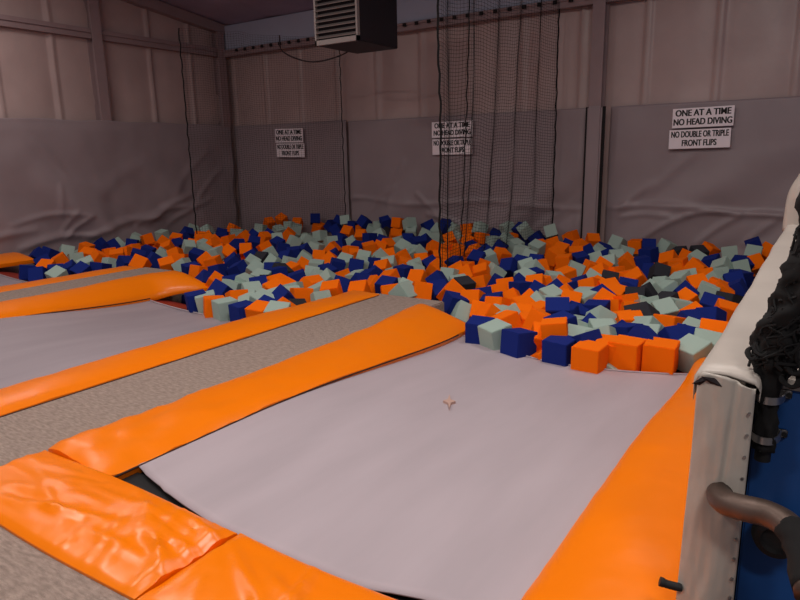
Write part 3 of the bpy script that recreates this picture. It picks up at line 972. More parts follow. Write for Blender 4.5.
# ------------------------------------------------------------------ foam cubes
# c x y z (mm), rotation (1/100 rad), size (mm) | label
CUBES = '''
b -2680 5350 -100 14 4 17 228|dark blue foam cube at the nearest trampoline's far edge, first of that row from left
g -2480 5270 -100 21 6 -49 228|grey green foam cube at the nearest trampoline's far edge, second of that row from left
b -2210 5170 -100 -10 -3 -42 228|dark blue foam cube at the nearest trampoline's far edge, third of that row from left
o -2050 5360 -100 49 15 52 228|orange foam cube at the nearest trampoline's far edge, fourth of that row from left
b -1810 5120 -100 9 3 -14 228|dark blue foam cube at the nearest trampoline's far edge, fifth of that row from left
g -1760 5420 -100 52 16 35 228|grey green foam cube at the nearest trampoline's far edge, sixth of that row from left
o -1540 5060 -100 5 2 -7 228|orange foam cube at the nearest trampoline's far edge, seventh of that row from left
o -1450 5290 -100 14 4 24 228|orange foam cube at the nearest trampoline's far edge, eighth of that row from left
o -1305 5300 -94 3 1 -10 243|orange foam cube at the nearest trampoline's far edge, ninth of that row from left
o -1055 5370 -94 5 2 3 243|orange foam cube at the nearest trampoline's far edge, tenth of that row from left
g -850 5560 -100 35 10 -49 228|grey green foam cube at the nearest trampoline's far edge, eleventh of that row from left
b -6160 4870 -100 10 3 -52 228|dark blue foam cube at the second trampoline's far edge, first of that row from left
g -6010 4890 -100 17 5 -66 228|grey green foam cube at the second trampoline's far edge, second of that row from left
o -5770 4800 -100 -7 -2 -61 228|orange foam cube at the second trampoline's far edge, third of that row from left
g -5540 4760 -100 5 2 -35 228|grey green foam cube at the second trampoline's far edge, fourth of that row from left
b -5220 4730 -100 7 2 -21 228|dark blue foam cube at the second trampoline's far edge, fifth of that row from left
o -5020 4790 -100 24 7 14 228|orange foam cube at the second trampoline's far edge, sixth of that row from left
g -4830 4850 -100 35 10 44 228|grey green foam cube at the second trampoline's far edge, seventh of that row from left
b -11607 5870 -74 -89 -35 1 221|dark blue foam cube beyond the far left trampoline, front rows, third blue from left
b -11634 6091 -76 20 46 176 223|dark blue foam cube beyond the far left trampoline, front rows, fifth blue from left
b -10210 4970 -100 -6 17 116 217|dark blue foam cube beyond the far left trampoline, front rows, first blue from left
b -9755 4908 -106 108 -12 69 216|dark blue foam cube beyond the far left trampoline, front rows, second blue from left
o -10710 5780 -80 51 5 -50 217|orange foam cube beyond the far left trampoline, front rows, second orange from left
o -10230 5280 -90 46 9 55 219|orange foam cube beyond the far left trampoline, front rows, first orange from left
g -11560 6360 -70 -31 -38 -26 222|grey green foam cube beyond the far left trampoline, front rows, second grey from left
g -10640 6000 -80 139 -2 125 219|grey green foam cube beyond the far left trampoline, front rows, third grey from left
b -11819 7179 -50 23 89 77 199|dark blue foam cube beyond the far left trampoline, middle rows, first blue from left
b -11430 7170 -50 53 26 -138 204|dark blue foam cube beyond the far left trampoline, middle rows, second blue from left
o -10300 6210 -70 -54 94 -229 217|orange foam cube beyond the far left trampoline, front rows, fourth orange from left
o -10100 6430 -60 -26 9 -221 223|orange foam cube beyond the far left trampoline, middle rows, third orange from left
g -9470 5900 -80 12 -34 -174 228|grey green foam cube beyond the far left trampoline, front rows, fifth grey from left
g -9390 4990 -100 47 30 16 216|grey green foam cube beyond the far left trampoline, front rows, first grey from left
b -9360 5350 -90 -102 31 12 220|dark blue foam cube beyond the far left trampoline, front rows, eighth blue from left
b -9290 5600 -90 10 22 191 227|dark blue foam cube beyond the far left trampoline, front rows, ninth blue from left
o -11560 8060 -20 25 -14 -37 202|orange foam cube beyond the far left trampoline, middle rows, sixth orange from left
g -11740 8550 -10 24 10 12 204|grey green foam cube beyond the far left trampoline, back rows, the only grey one there
b -9250 6019 -73 -33 -103 22 227|dark blue foam cube beyond the far left trampoline, front rows, tenth blue from left
b -10060 6990 -50 -4 -37 -255 205|dark blue foam cube beyond the far left trampoline, middle rows, fifth blue from left
b -9130 6460 -60 -7 -90 122 223|dark blue foam cube beyond the far left trampoline, middle rows, sixth blue from left
b -9750 6570 -60 34 -20 241 226|dark blue foam cube beyond the far left trampoline, middle rows, fourth blue from left
o -9050 6131 -67 -64 37 44 227|orange foam cube beyond the far left trampoline, front rows, fifth orange from left
o -10070 7420 -40 -41 37 -252 207|orange foam cube behind the second trampoline, middle rows, first orange from left
g -9800 7680 -30 -20 60 -53 199|grey green foam cube behind the second trampoline, middle rows, first grey from left
o -8540 6260 -70 22 40 -46 219|orange foam cube behind the second trampoline, front rows, first orange from left
o -9320 7020 -50 -34 -35 54 204|orange foam cube behind the second trampoline, middle rows, second orange from left
g -8250 6330 -70 -14 -53 47 216|grey green foam cube behind the second trampoline, front rows, first grey from left
b -8870 7080 -50 30 35 53 199|dark blue foam cube behind the second trampoline, middle rows, second blue from left
b -7840 6150 -70 8 10 -32 219|dark blue foam cube behind the second trampoline, front rows, second blue from left
o -8310 6820 -50 -43 -63 111 207|orange foam cube behind the second trampoline, middle rows, fifth orange from left
o -7560 6070 -70 -26 4 -4 218|orange foam cube behind the second trampoline, front rows, second orange from left
b -6971 5691 -80 -65 -65 11 221|dark blue foam cube behind the second trampoline, front rows, third blue from left
b -10550 9100 0 -39 83 -91 209|dark blue foam cube behind the second trampoline, back rows, third blue from left
o -9740 8590 -10 5 -22 3 203|orange foam cube behind the second trampoline, back rows, fifth orange from left
o -9730 8950 0 34 -54 -4 208|orange foam cube behind the second trampoline, back rows, seventh orange from left
g -8685 7351 -39 25 15 -126 211|grey green foam cube behind the second trampoline, middle rows, fourth grey from left
o -8596 7540 -41 -60 55 -175 203|orange foam cube behind the second trampoline, middle rows, ninth orange from left
b -9020 8150 -20 50 -10 -179 209|dark blue foam cube behind the second trampoline, middle rows, fourth blue from left
o -8490 7850 -30 -57 -1 75 205|orange foam cube behind the second trampoline, middle rows, tenth orange from left
b -8960 8490 -10 48 21 73 207|dark blue foam cube behind the second trampoline, back rows, fifth blue from left
o -9230 9050 0 -6 47 -11 210|orange foam cube behind the second trampoline, back rows, eighth orange from left
o -8320 8140 -20 39 -28 -49 209|orange foam cube behind the second trampoline, middle rows, eleventh orange from left
o -10907 10860 64 9 63 -23 201|orange foam cube behind the second trampoline, back rows, ninth orange from left
o -10508 10860 154 54 42 2 206|orange foam cube behind the second trampoline, back rows, tenth orange from left
o -9220 9700 10 -81 -15 214 207|orange foam cube behind the second trampoline, back rows, eleventh orange from left
g -9670 10430 30 26 -14 233 203|grey green foam cube behind the long carpet strip, back rows, second grey from left
b -8010 8260 -20 28 3 247 207|dark blue foam cube behind the second trampoline, back rows, eighth blue from left
b -8410 8550 -10 37 33 2 211|dark blue foam cube behind the second trampoline, back rows, seventh blue from left
g -8330 8900 0 -54 -5 -50 206|grey green foam cube behind the long carpet strip, back rows, first grey from left
k -7500 7240 -40 -44 -4 -292 205|charcoal foam cube behind the second trampoline, middle rows, first charcoal from left
o -8010 6720 -60 15 -22 38 207|orange foam cube behind the second trampoline, middle rows, seventh orange from left
b -7380 6250 -70 9 24 -291 221|dark blue foam cube behind the second trampoline, front rows, fourth blue from left
b -7790 6930 -50 21 -62 78 210|dark blue foam cube behind the second trampoline, middle rows, third blue from left
b -7160 6450 -60 -40 -29 183 221|dark blue foam cube behind the second trampoline, middle rows, fifth blue from left
g -6920 6560 -60 69 -52 160 221|grey green foam cube behind the second trampoline, middle rows, sixth grey from left
g -7140 7160 -50 -56 38 -25 208|grey green foam cube behind the second trampoline, middle rows, eighth grey from left
b -7230 7530 -40 58 -21 26 202|dark blue foam cube behind the second trampoline, middle rows, eighth blue from left
g -6321 5790 -73 9 -117 18 225|grey green foam cube behind the second trampoline, front rows, third grey from left
g -5880 5490 -90 -2 43 -49 225|grey green foam cube behind the second trampoline, front rows, fifth grey from left
g -6390 6140 -70 26 19 30 220|grey green foam cube behind the second trampoline, front rows, seventh grey from left
b -6030 5760 -80 53 -11 83 222|dark blue foam cube behind the second trampoline, front rows, seventh blue from left
o -5664 5663 -78 25 40 -1 228|orange foam cube behind the second trampoline, front rows, fifth orange from left
b -6282 5343 -85 94 36 4 223|dark blue foam cube behind the second trampoline, front rows, fifth blue from left
g -6334 5563 -94 -23 26 36 223|grey green foam cube behind the second trampoline, front rows, second grey from left
o -5800 5170 -100 -7 -34 -41 219|orange foam cube behind the second trampoline, front rows, fourth orange from left
o -6749 5669 -80 39 59 64 216|orange foam cube behind the second trampoline, front rows, third orange from left
g -5339 5131 -84 -43 21 -154 227|grey green foam cube behind the second trampoline, front rows, sixth grey from left
o -6444 6798 -64 -143 -28 141 208|orange foam cube behind the long carpet strip, middle rows, first orange from left
g -6950 7650 -30 -9 63 55 203|grey green foam cube behind the long carpet strip, middle rows, first grey from left
b -5910 6360 -70 1 -27 77 224|dark blue foam cube behind the long carpet strip, front rows, first blue from left
b -6316 6383 -49 9 -8 -37 228|dark blue foam cube behind the second trampoline, front rows, ninth blue from left
g -6279 7150 -50 -14 -14 -257 204|grey green foam cube behind the long carpet strip, middle rows, third grey from left
o -6790 7840 -30 9 37 203 205|orange foam cube behind the long carpet strip, middle rows, third orange from left
o -6400 7650 -30 56 52 161 200|orange foam cube behind the long carpet strip, middle rows, fourth orange from left
b -6020 7320 -40 -29 15 -79 201|dark blue foam cube behind the long carpet strip, middle rows, fifth blue from left
b -5830 6860 -50 37 -3 148 207|dark blue foam cube behind the long carpet strip, middle rows, third blue from left
b -5730 7400 -40 -36 18 60 210|dark blue foam cube behind the long carpet strip, middle rows, sixth blue from left
g -6140 7650 -30 47 27 30 200|grey green foam cube behind the long carpet strip, middle rows, fifth grey from left
g -6060 8030 -30 -22 64 -130 200|grey green foam cube behind the long carpet strip, middle rows, seventh grey from left
g -5412 6398 -56 -85 -40 248 225|grey green foam cube behind the long carpet strip, front rows, fifth grey from left
b -5101 6321 -71 -33 25 10 220|dark blue foam cube behind the long carpet strip, front rows, second blue from left
b -4928 6459 -62 -77 -20 -194 226|dark blue foam cube behind the long carpet strip, middle rows, seventh blue from left
b -5029 6768 -35 25 -23 3 208|dark blue foam cube behind the long carpet strip, middle rows, eighth blue from left
o -5738 5880 -69 -100 -45 183 223|orange foam cube behind the second trampoline, front rows, seventh orange from left
o -5071 5493 -53 14 -10 -214 225|orange foam cube behind the long carpet strip, front rows, first orange from left
g -4882 5596 -116 -52 2 125 224|grey green foam cube behind the long carpet strip, front rows, fourth grey from left
b -5171 5297 -53 44 -76 84 226|dark blue foam cube behind the second trampoline, front rows, tenth blue from left
o -4873 5807 -29 -31 16 -264 218|orange foam cube behind the long carpet strip, front rows, fourth orange from left
o -4698 6117 -72 -54 14 -278 216|orange foam cube behind the long carpet strip, front rows, fifth orange from left
o -5485 6185 -86 4 27 -52 223|orange foam cube behind the long carpet strip, front rows, third orange from left
b -9494 10860 210 -30 3 72 211|dark blue foam cube behind the long carpet strip, back rows, first blue from left
o -9424 10860 23 -39 34 -135 209|orange foam cube behind the long carpet strip, back rows, second orange from left
g -8400 9730 10 -17 -26 -4 211|grey green foam cube behind the long carpet strip, back rows, sixth grey from left
g -8270 9170 0 19 -64 -206 203|grey green foam cube behind the long carpet strip, back rows, fourth grey from left
g -7440 8500 -10 -14 29 10 201|grey green foam cube behind the long carpet strip, back rows, fifth grey from left
g -7660 9170 0 33 -1 -210 207|grey green foam cube behind the long carpet strip, back rows, seventh grey from left
o -7080 8510 -10 78 1 193 208|orange foam cube behind the long carpet strip, back rows, third orange from left
b -8680 10570 40 54 -15 -118 205|dark blue foam cube behind the long carpet strip, back rows, third blue from left
b -8116 10811 201 -41 49 -17 208|dark blue foam cube behind the long carpet strip, back rows, ninth blue from left
o -8210 10360 30 77 -16 -293 205|orange foam cube behind the long carpet strip, back rows, fourth orange from left
o -7610 10030 20 75 -4 19 199|orange foam cube behind the long carpet strip, back rows, seventh orange from left
b -7595 10838 215 39 -21 88 200|dark blue foam cube behind the long carpet strip, back rows, twelfth blue from left
b -7250 9820 20 -6 -5 -25 207|dark blue foam cube behind the long carpet strip, back rows, tenth blue from left
o -6530 8829 -4 -19 -16 242 209|orange foam cube behind the long carpet strip, back rows, eighth orange from left
g -5840 8130 -20 81 80 65 205|grey green foam cube behind the long carpet strip, middle rows, ninth grey from left
o -5260 7410 -40 57 -23 27 211|orange foam cube behind the long carpet strip, middle rows, ninth orange from left
o -7304 10860 213 -23 5 11 201|orange foam cube behind the long carpet strip, back rows, thirteenth orange from left
o -6970 10270 30 61 15 73 207|orange foam cube behind the long carpet strip, back rows, twelfth orange from left
g -7024 10860 208 -42 8 114 206|grey green foam cube behind the long carpet strip, back rows, sixteenth grey from left
b -6584 10860 180 -38 24 243 209|dark blue foam cube behind the long carpet strip, back rows, sixteenth blue from left
b -6190 10860 199 -19 53 -60 208|dark blue foam cube under the right hanging net, back rows, first blue from left
b -6074 9629 11 2 36 -42 205|dark blue foam cube behind the long carpet strip, back rows, fourteenth blue from left
g -6060 9140 0 61 43 6 210|grey green foam cube behind the long carpet strip, back rows, fourteenth grey from left
g -5512 8749 -8 61 -47 -23 200|grey green foam cube behind the long carpet strip, back rows, eighteenth grey from left
g -6150 10410 30 10 3 -115 206|grey green foam cube behind the long carpet strip, back rows, twenty-first grey from left
o -5530 9280 0 106 -47 -47 205|orange foam cube behind the long carpet strip, back rows, sixteenth orange from left
o -5745 10229 31 79 -42 54 202|orange foam cube under the right hanging net, back rows, fourth orange from left
o -5250 9260 0 -25 4 297 203|orange foam cube under the right hanging net, back rows, second orange from left
o -5040 9220 0 -18 -20 -270 201|orange foam cube under the right hanging net, back rows, fifth orange from left
b -4770 7930 -30 43 49 -33 208|dark blue foam cube behind the long carpet strip, middle rows, twelfth blue from left
b -4500 8160 -20 6 35 -182 200|dark blue foam cube under the right hanging net, middle rows, first blue from left
o -5510 8270 -20 42 -37 -32 207|orange foam cube behind the long carpet strip, back rows, fifteenth orange from left
g -5335 7675 -29 -48 19 -273 211|grey green foam cube behind the long carpet strip, middle rows, eleventh grey from left
o -4780 6890 -50 -24 -31 170 206|orange foam cube behind the long carpet strip, middle rows, tenth orange from left
o -4440 7040 -50 -81 -3 12 205|orange foam cube behind the long carpet strip, middle rows, twelfth orange from left
o -4560 7720 -30 34 65 17 211|orange foam cube behind the long carpet strip, middle rows, fifteenth orange from left
b -4170 7090 -50 -67 26 175 202|dark blue foam cube behind the long carpet strip, middle rows, thirteenth blue from left
g -4180 7430 -40 -30 2 -1 202|grey green foam cube under the right hanging net, middle rows, first grey from left
b -4789 7226 -22 5 6 -10 201|dark blue foam cube behind the long carpet strip, middle rows, eleventh blue from left
o -4700 6452 -63 -72 -20 -57 223|orange foam cube behind the long carpet strip, middle rows, eighth orange from left
b -4484 6397 -44 35 10 15 219|dark blue foam cube behind the long carpet strip, front rows, fourth blue from left
o -3999 6408 -50 -34 21 75 216|orange foam cube behind the long carpet strip, middle rows, fourteenth orange from left
b -3871 6584 -70 -71 5 -213 216|dark blue foam cube behind the long carpet strip, middle rows, fourteenth blue from left
b -3406 6158 -79 -28 22 -68 217|dark blue foam cube under the right hanging net, front rows, first blue from left
g -4117 6210 -45 71 -2 -162 216|grey green foam cube behind the long carpet strip, front rows, sixth grey from left
o -4326 6248 -77 -30 -10 69 219|orange foam cube behind the long carpet strip, front rows, sixth orange from left
g -5993 10860 133 -62 101 -276 203|grey green foam cube under the right hanging net, back rows, first grey from left
o -5732 10860 164 -9 -12 31 204|orange foam cube under the right hanging net, back rows, sixth orange from left
o -4730 8380 -20 -74 -47 -17 209|orange foam cube under the right hanging net, back rows, third orange from left
o -5370 10230 30 -54 50 -24 209|orange foam cube under the right hanging net, back rows, seventh orange from left
o -5290 10570 40 -24 -8 -46 201|orange foam cube under the right hanging net, back rows, ninth orange from left
g -5462 10860 184 -16 43 108 205|grey green foam cube under the right hanging net, back rows, third grey from left
g -4900 10260 30 -1 8 -38 203|grey green foam cube under the right hanging net, back rows, fifth grey from left
o -4730 9220 0 59 -31 -22 204|orange foam cube under the right hanging net, back rows, eighth orange from left
g -4905 10860 203 37 5 -67 210|grey green foam cube under the right hanging net, back rows, seventh grey from left
g -4503 10719 209 -33 64 -267 210|grey green foam cube under the right hanging net, back rows, eleventh grey from left
g -4390 10030 20 5 35 -45 210|grey green foam cube under the right hanging net, back rows, eighth grey from left
b -4570 9820 20 59 9 185 199|dark blue foam cube under the right hanging net, back rows, sixth blue from left
b -4385 8627 -8 -19 60 -170 211|dark blue foam cube under the right hanging net, back rows, third blue from left
g -4284 8813 -12 37 24 -70 207|grey green foam cube under the right hanging net, back rows, fourth grey from left
o -4200 9070 0 -23 43 -55 204|orange foam cube under the right hanging net, back rows, tenth orange from left
g -4050 9500 10 -25 4 -156 204|grey green foam cube under the right hanging net, back rows, ninth grey from left
b -3710 8300 -20 -62 -21 -17 207|dark blue foam cube under the right hanging net, back rows, seventh blue from left
o -3849 7725 -23 42 -34 27 203|orange foam cube under the right hanging net, middle rows, fifth orange from left
g -3741 7897 -37 -57 11 -82 201|grey green foam cube under the right hanging net, middle rows, third grey from left
o -4017 7585 -39 -74 89 -49 203|orange foam cube under the right hanging net, middle rows, third orange from left
o -3601 7192 -50 -13 -28 7 202|orange foam cube under the right hanging net, middle rows, sixth orange from left
g -3201 7634 -25 28 -24 117 203|grey green foam cube under the right hanging net, middle rows, fourth grey from left
o -2899 7263 -21 76 -18 19 207|orange foam cube under the right hanging net, middle rows, twelfth orange from left
o -3222 7115 -47 -37 -16 40 205|orange foam cube under the right hanging net, middle rows, ninth orange from left
k -3690 6910 -50 3 32 -52 205|charcoal foam cube under the right hanging net, middle rows, the only charcoal one there
g -3959 9900 24 35 30 -12 208|grey green foam cube under the right hanging net, back rows, thirteenth grey from left
o -3658 6533 -56 57 -63 -39 218|orange foam cube under the right hanging net, middle rows, first orange from left
o -3263 6324 -64 12 -40 -149 222|orange foam cube under the right hanging net, front rows, first orange from left
o -3190 6780 -60 -40 -18 74 209|orange foam cube under the right hanging net, middle rows, eighth orange from left
b -3009 6315 -77 7 -21 27 226|dark blue foam cube under the right hanging net, front rows, second blue from left
b -3019 7078 -50 3 6 265 202|dark blue foam cube under the right hanging net, middle rows, fifth blue from left
b -2760 6920 -50 43 48 21 211|dark blue foam cube under the right hanging net, middle rows, sixth blue from left
o -2877 6497 -65 115 -51 34 221|orange foam cube under the right hanging net, middle rows, tenth orange from left
o -2870 6141 -58 33 9 296 217|orange foam cube under the right hanging net, front rows, fourth orange from left
o -3034 6045 -138 -27 70 -130 220|orange foam cube under the right hanging net, front rows, second orange from left
g -3237 6048 -161 -53 -48 -66 221|grey green foam cube under the right hanging net, front rows, first grey from left
o -2787 5739 -74 -72 -21 -52 225|orange foam cube under the right hanging net, front rows, third orange from left
o -2506 5552 -60 29 -13 -61 217|orange foam cube under the right hanging net, front rows, fifth orange from left
o -2546 5977 -95 54 7 20 220|orange foam cube under the right hanging net, front rows, eighth orange from left
o -2606 6188 -56 7 48 -38 219|orange foam cube under the right hanging net, front rows, sixth orange from left
g -2498 6370 -58 -65 39 -71 222|grey green foam cube under the right hanging net, front rows, fourth grey from left
b -1940 5496 1 25 4 -68 218|dark blue foam cube behind the nearest trampoline, front rows, first blue from left
b -2125 5893 30 -4 -42 197 226|dark blue foam cube under the right hanging net, front rows, third blue from left
o -2397 6130 -77 19 -2 -59 226|orange foam cube under the right hanging net, front rows, eleventh orange from left
b -4311 10785 66 0 92 12 208|dark blue foam cube under the right hanging net, back rows, eleventh blue from left
g -4087 10860 201 -31 26 186 202|grey green foam cube under the right hanging net, back rows, fourteenth grey from left
o -3718 10860 105 31 21 -173 203|orange foam cube behind the nearest trampoline, back rows, third orange from left
o -3530 9850 20 -23 47 -177 204|orange foam cube behind the nearest trampoline, back rows, second orange from left
o -3360 10250 30 -30 63 78 210|orange foam cube behind the nearest trampoline, back rows, fifth orange from left
o -3349 10860 65 -9 62 -107 201|orange foam cube behind the nearest trampoline, back rows, seventh orange from left
b -3000 9190 0 -18 -23 233 204|dark blue foam cube behind the nearest trampoline, back rows, second blue from left
g -2830 9320 10 -32 -33 57 199|grey green foam cube behind the nearest trampoline, back rows, second grey from left
g -2938 10860 51 27 39 143 210|grey green foam cube behind the nearest trampoline, back rows, fifth grey from left
g -2610 10110 20 -11 -126 59 203|grey green foam cube behind the nearest trampoline, back rows, seventh grey from left
g -2567 9502 16 49 -3 54 200|grey green foam cube behind the nearest trampoline, back rows, sixth grey from left
g -2530 9030 0 73 -30 7 207|grey green foam cube behind the nearest trampoline, back rows, fourth grey from left
o -2351 9199 2 78 34 -150 211|orange foam cube behind the nearest trampoline, back rows, twelfth orange from left
o -3460 9390 10 -50 15 -182 209|orange foam cube under the right hanging net, back rows, seventeenth orange from left
o -3160 8960 0 -10 -13 172 202|orange foam cube behind the nearest trampoline, back rows, first orange from left
g -3310 8167 -16 62 -42 -21 206|grey green foam cube under the right hanging net, middle rows, fifth grey from left
g -2840 8500 -10 38 9 200 200|grey green foam cube behind the nearest trampoline, back rows, first grey from left
o -2650 8580 -10 17 38 70 200|orange foam cube behind the nearest trampoline, back rows, sixth orange from left
k -2236 7984 -29 -20 31 -133 199|charcoal foam cube behind the nearest trampoline, middle rows, first charcoal from left
g -2840 7700 -30 14 15 66 205|grey green foam cube under the right hanging net, middle rows, eighth grey from left
o -2810 8060 -30 45 129 142 203|orange foam cube behind the nearest trampoline, middle rows, third orange from left
b -2469 7572 -42 18 -39 1 204|dark blue foam cube behind the nearest trampoline, middle rows, first blue from left
o -2089 7506 -37 38 -17 61 204|orange foam cube behind the nearest trampoline, middle rows, eighth orange from left
o -1950 7241 -40 40 17 -9 204|orange foam cube behind the nearest trampoline, middle rows, tenth orange from left
b -1929 7643 -48 -17 62 -153 211|dark blue foam cube behind the nearest trampoline, middle rows, fifth blue from left
g -2533 6801 -44 -19 -34 270 208|grey green foam cube under the right hanging net, middle rows, seventh grey from left
o -2302 7457 -21 -32 -35 -6 199|orange foam cube behind the nearest trampoline, middle rows, fifth orange from left
o -2421 8265 -10 -62 48 121 211|orange foam cube behind the nearest trampoline, back rows, eighth orange from left
o -2291 6722 -62 43 19 25 211|orange foam cube behind the nearest trampoline, middle rows, fourth orange from left
g -2158 6880 -62 29 -2 -57 202|grey green foam cube behind the nearest trampoline, middle rows, second grey from left
b -2057 6302 -99 34 32 58 226|dark blue foam cube behind the nearest trampoline, front rows, third blue from left
b -1918 6477 -71 7 -6 6 228|dark blue foam cube behind the nearest trampoline, middle rows, second blue from left
o -1960 6833 -45 57 48 1 205|orange foam cube behind the nearest trampoline, middle rows, seventh orange from left
o -1828 6675 -57 -20 -9 2 200|orange foam cube behind the nearest trampoline, middle rows, ninth orange from left
o -1732 6851 -33 5 -31 -71 202|orange foam cube behind the nearest trampoline, middle rows, twelfth orange from left
g -1764 6075 -65 -64 -54 -52 221|grey green foam cube behind the nearest trampoline, front rows, fourth grey from left
g -1627 5686 -62 -1 20 -103 216|grey green foam cube behind the nearest trampoline, front rows, third grey from left
k -1499 6459 -70 35 -24 38 222|charcoal foam cube behind the nearest trampoline, middle rows, second charcoal from left
o -2183 5619 -23 -30 33 -23 219|orange foam cube under the right hanging net, front rows, ninth orange from left
k -1719 7185 -28 43 2 -296 205|charcoal foam cube behind the nearest trampoline, middle rows, third charcoal from left
g -1553 5477 -69 -43 -36 0 219|grey green foam cube behind the nearest trampoline, front rows, fifth grey from left
b -1411 5647 -50 0 -14 -40 222|dark blue foam cube behind the nearest trampoline, front rows, seventh blue from left
b -1635 5251 -61 13 -42 -59 219|dark blue foam cube behind the nearest trampoline, front rows, fifth blue from left
o -1476 6060 -50 -8 -16 199 219|orange foam cube behind the nearest trampoline, front rows, second orange from left
g -1304 5933 -62 -32 71 85 220|grey green foam cube behind the nearest trampoline, front rows, seventh grey from left
o -1914 5263 15 1 -13 31 216|orange foam cube under the right hanging net, front rows, twelfth orange from left
o -2602 10744 39 -6 -7 152 210|orange foam cube behind the nearest trampoline, back rows, thirteenth orange from left
b -2398 10686 41 69 2 29 206|dark blue foam cube behind the nearest trampoline, back rows, eighth blue from left
b -2240 10030 20 14 -8 -36 211|dark blue foam cube behind the nearest trampoline, back rows, ninth blue from left
g -2150 10790 40 -33 32 -61 208|grey green foam cube beside the white capped barrier, back rows, first grey from left
b -2169 9302 -2 -2 -16 53 203|dark blue foam cube behind the nearest trampoline, back rows, sixth blue from left
b -1905 8848 -13 -20 -6 -30 207|dark blue foam cube behind the nearest trampoline, back rows, seventh blue from left
o -1870 9630 10 -88 -35 -14 211|orange foam cube beside the white capped barrier, back rows, first orange from left
o -1680 9310 0 11 -18 -17 205|orange foam cube beside the white capped barrier, back rows, third orange from left
g -1540 9768 20 28 48 -25 208|grey green foam cube beside the white capped barrier, back rows, fourth grey from left
o -1520 10670 40 -33 46 -67 201|orange foam cube beside the white capped barrier, back rows, seventh orange from left
b -1320 9670 10 22 -33 -12 206|dark blue foam cube beside the white capped barrier, back rows, first blue from left
o -1450 9220 0 -31 57 -38 211|orange foam cube beside the white capped barrier, back rows, fifth orange from left
o -1640 8860 -10 -9 -44 36 203|orange foam cube beside the white capped barrier, back rows, second orange from left
g -1460 8270 -20 39 -25 -43 211|grey green foam cube beside the white capped barrier, back rows, second grey from left
g -1585 7930 -34 -48 -22 -56 207|grey green foam cube beside the white capped barrier, middle rows, first grey from left
g -1501 7740 -43 16 49 -228 202|grey green foam cube beside the white capped barrier, middle rows, third grey from left
b -1310 7619 -40 -78 -45 114 208|dark blue foam cube beside the white capped barrier, middle rows, first blue from left
o -1250 8140 -20 64 -20 57 203|orange foam cube beside the white capped barrier, middle rows, third orange from left
g -1087 7753 -21 -3 32 6 208|grey green foam cube beside the white capped barrier, middle rows, fifth grey from left
o -1943 8143 -9 52 -64 26 201|orange foam cube behind the nearest trampoline, middle rows, thirteenth orange from left
k -1657 7380 -40 -60 -13 165 208|charcoal foam cube behind the nearest trampoline, middle rows, fourth charcoal from left
k -1796 8672 -7 93 33 46 202|charcoal foam cube beside the white capped barrier, back rows, first charcoal from left
k -1380 7126 -47 -39 12 266 202|charcoal foam cube beside the white capped barrier, middle rows, first charcoal from left
g -1510 6842 -45 -36 -16 72 205|grey green foam cube behind the nearest trampoline, middle rows, fifth grey from left
g -1325 6756 -51 57 -22 64 200|grey green foam cube beside the white capped barrier, middle rows, second grey from left
g -1200 6940 -50 -19 -8 -114 200|grey green foam cube beside the white capped barrier, middle rows, fourth grey from left
o -1209 7245 -43 58 23 -75 210|orange foam cube beside the white capped barrier, middle rows, first orange from left
o -969 7924 -33 63 -7 171 206|orange foam cube beside the white capped barrier, middle rows, fifth orange from left
b -970 7200 -50 45 24 4 205|dark blue foam cube beside the white capped barrier, middle rows, second blue from left
k -830 7450 -40 -28 0 -50 203|charcoal foam cube beside the white capped barrier, middle rows, second charcoal from left
b -876 6626 -45 43 23 284 205|dark blue foam cube beside the white capped barrier, middle rows, third blue from left
o -790 6970 -50 23 27 32 206|orange foam cube beside the white capped barrier, middle rows, sixth orange from left
o -1036 6755 -76 102 -15 215 210|orange foam cube beside the white capped barrier, middle rows, second orange from left
b -1011 6399 -72 48 6 111 228|dark blue foam cube beside the white capped barrier, front rows, third blue from left
k -1385 6276 -45 -74 -64 3 224|charcoal foam cube behind the nearest trampoline, front rows, the only charcoal one there
o -1165 6224 -70 20 4 274 228|orange foam cube beside the white capped barrier, front rows, first orange from left
b -1020 5700 -56 4 -76 -69 223|dark blue foam cube beside the white capped barrier, front rows, first blue from left
g -1230 5739 -83 79 -12 -26 226|grey green foam cube behind the nearest trampoline, front rows, eighth grey from left
o -773 6024 -49 72 7 14 220|orange foam cube beside the white capped barrier, front rows, second orange from left
b -1234 5517 -42 -32 54 -42 222|dark blue foam cube behind the nearest trampoline, front rows, eighth blue from left
g -938 6169 -91 11 21 -3 227|grey green foam cube beside the white capped barrier, front rows, first grey from left
g -779 5777 -86 -15 27 -144 226|grey green foam cube beside the white capped barrier, front rows, second grey from left
g -1106 8514 -13 -3 86 -43 205|grey green foam cube beside the white capped barrier, back rows, fifth grey from left
b -904 8477 -8 -32 59 174 203|dark blue foam cube beside the white capped barrier, back rows, second blue from left
k -1610 10350 30 40 -3 66 204|charcoal foam cube beside the white capped barrier, back rows, third charcoal from left
g -1220 10560 40 -17 15 169 211|grey green foam cube beside the white capped barrier, back rows, eighth grey from left
b -939 10860 131 10 -40 15 203|dark blue foam cube beside the white capped barrier, back rows, fifth blue from left
g -920 10570 40 -77 12 0 208|grey green foam cube beside the white capped barrier, back rows, tenth grey from left
o -757 10858 44 85 37 -47 204|orange foam cube beside the white capped barrier, back rows, ninth orange from left
o -840 9831 13 94 -24 69 210|orange foam cube beside the white capped barrier, back rows, eighth orange from left
b -970 9670 17 -22 -99 -58 201|dark blue foam cube beside the white capped barrier, back rows, third blue from left
g -1151 9340 12 50 -46 -28 207|grey green foam cube beside the white capped barrier, back rows, sixth grey from left
g -969 9441 8 24 23 -257 203|grey green foam cube beside the white capped barrier, back rows, ninth grey from left
b -880 8780 -10 -8 11 -51 201|dark blue foam cube beside the white capped barrier, back rows, fourth blue from left
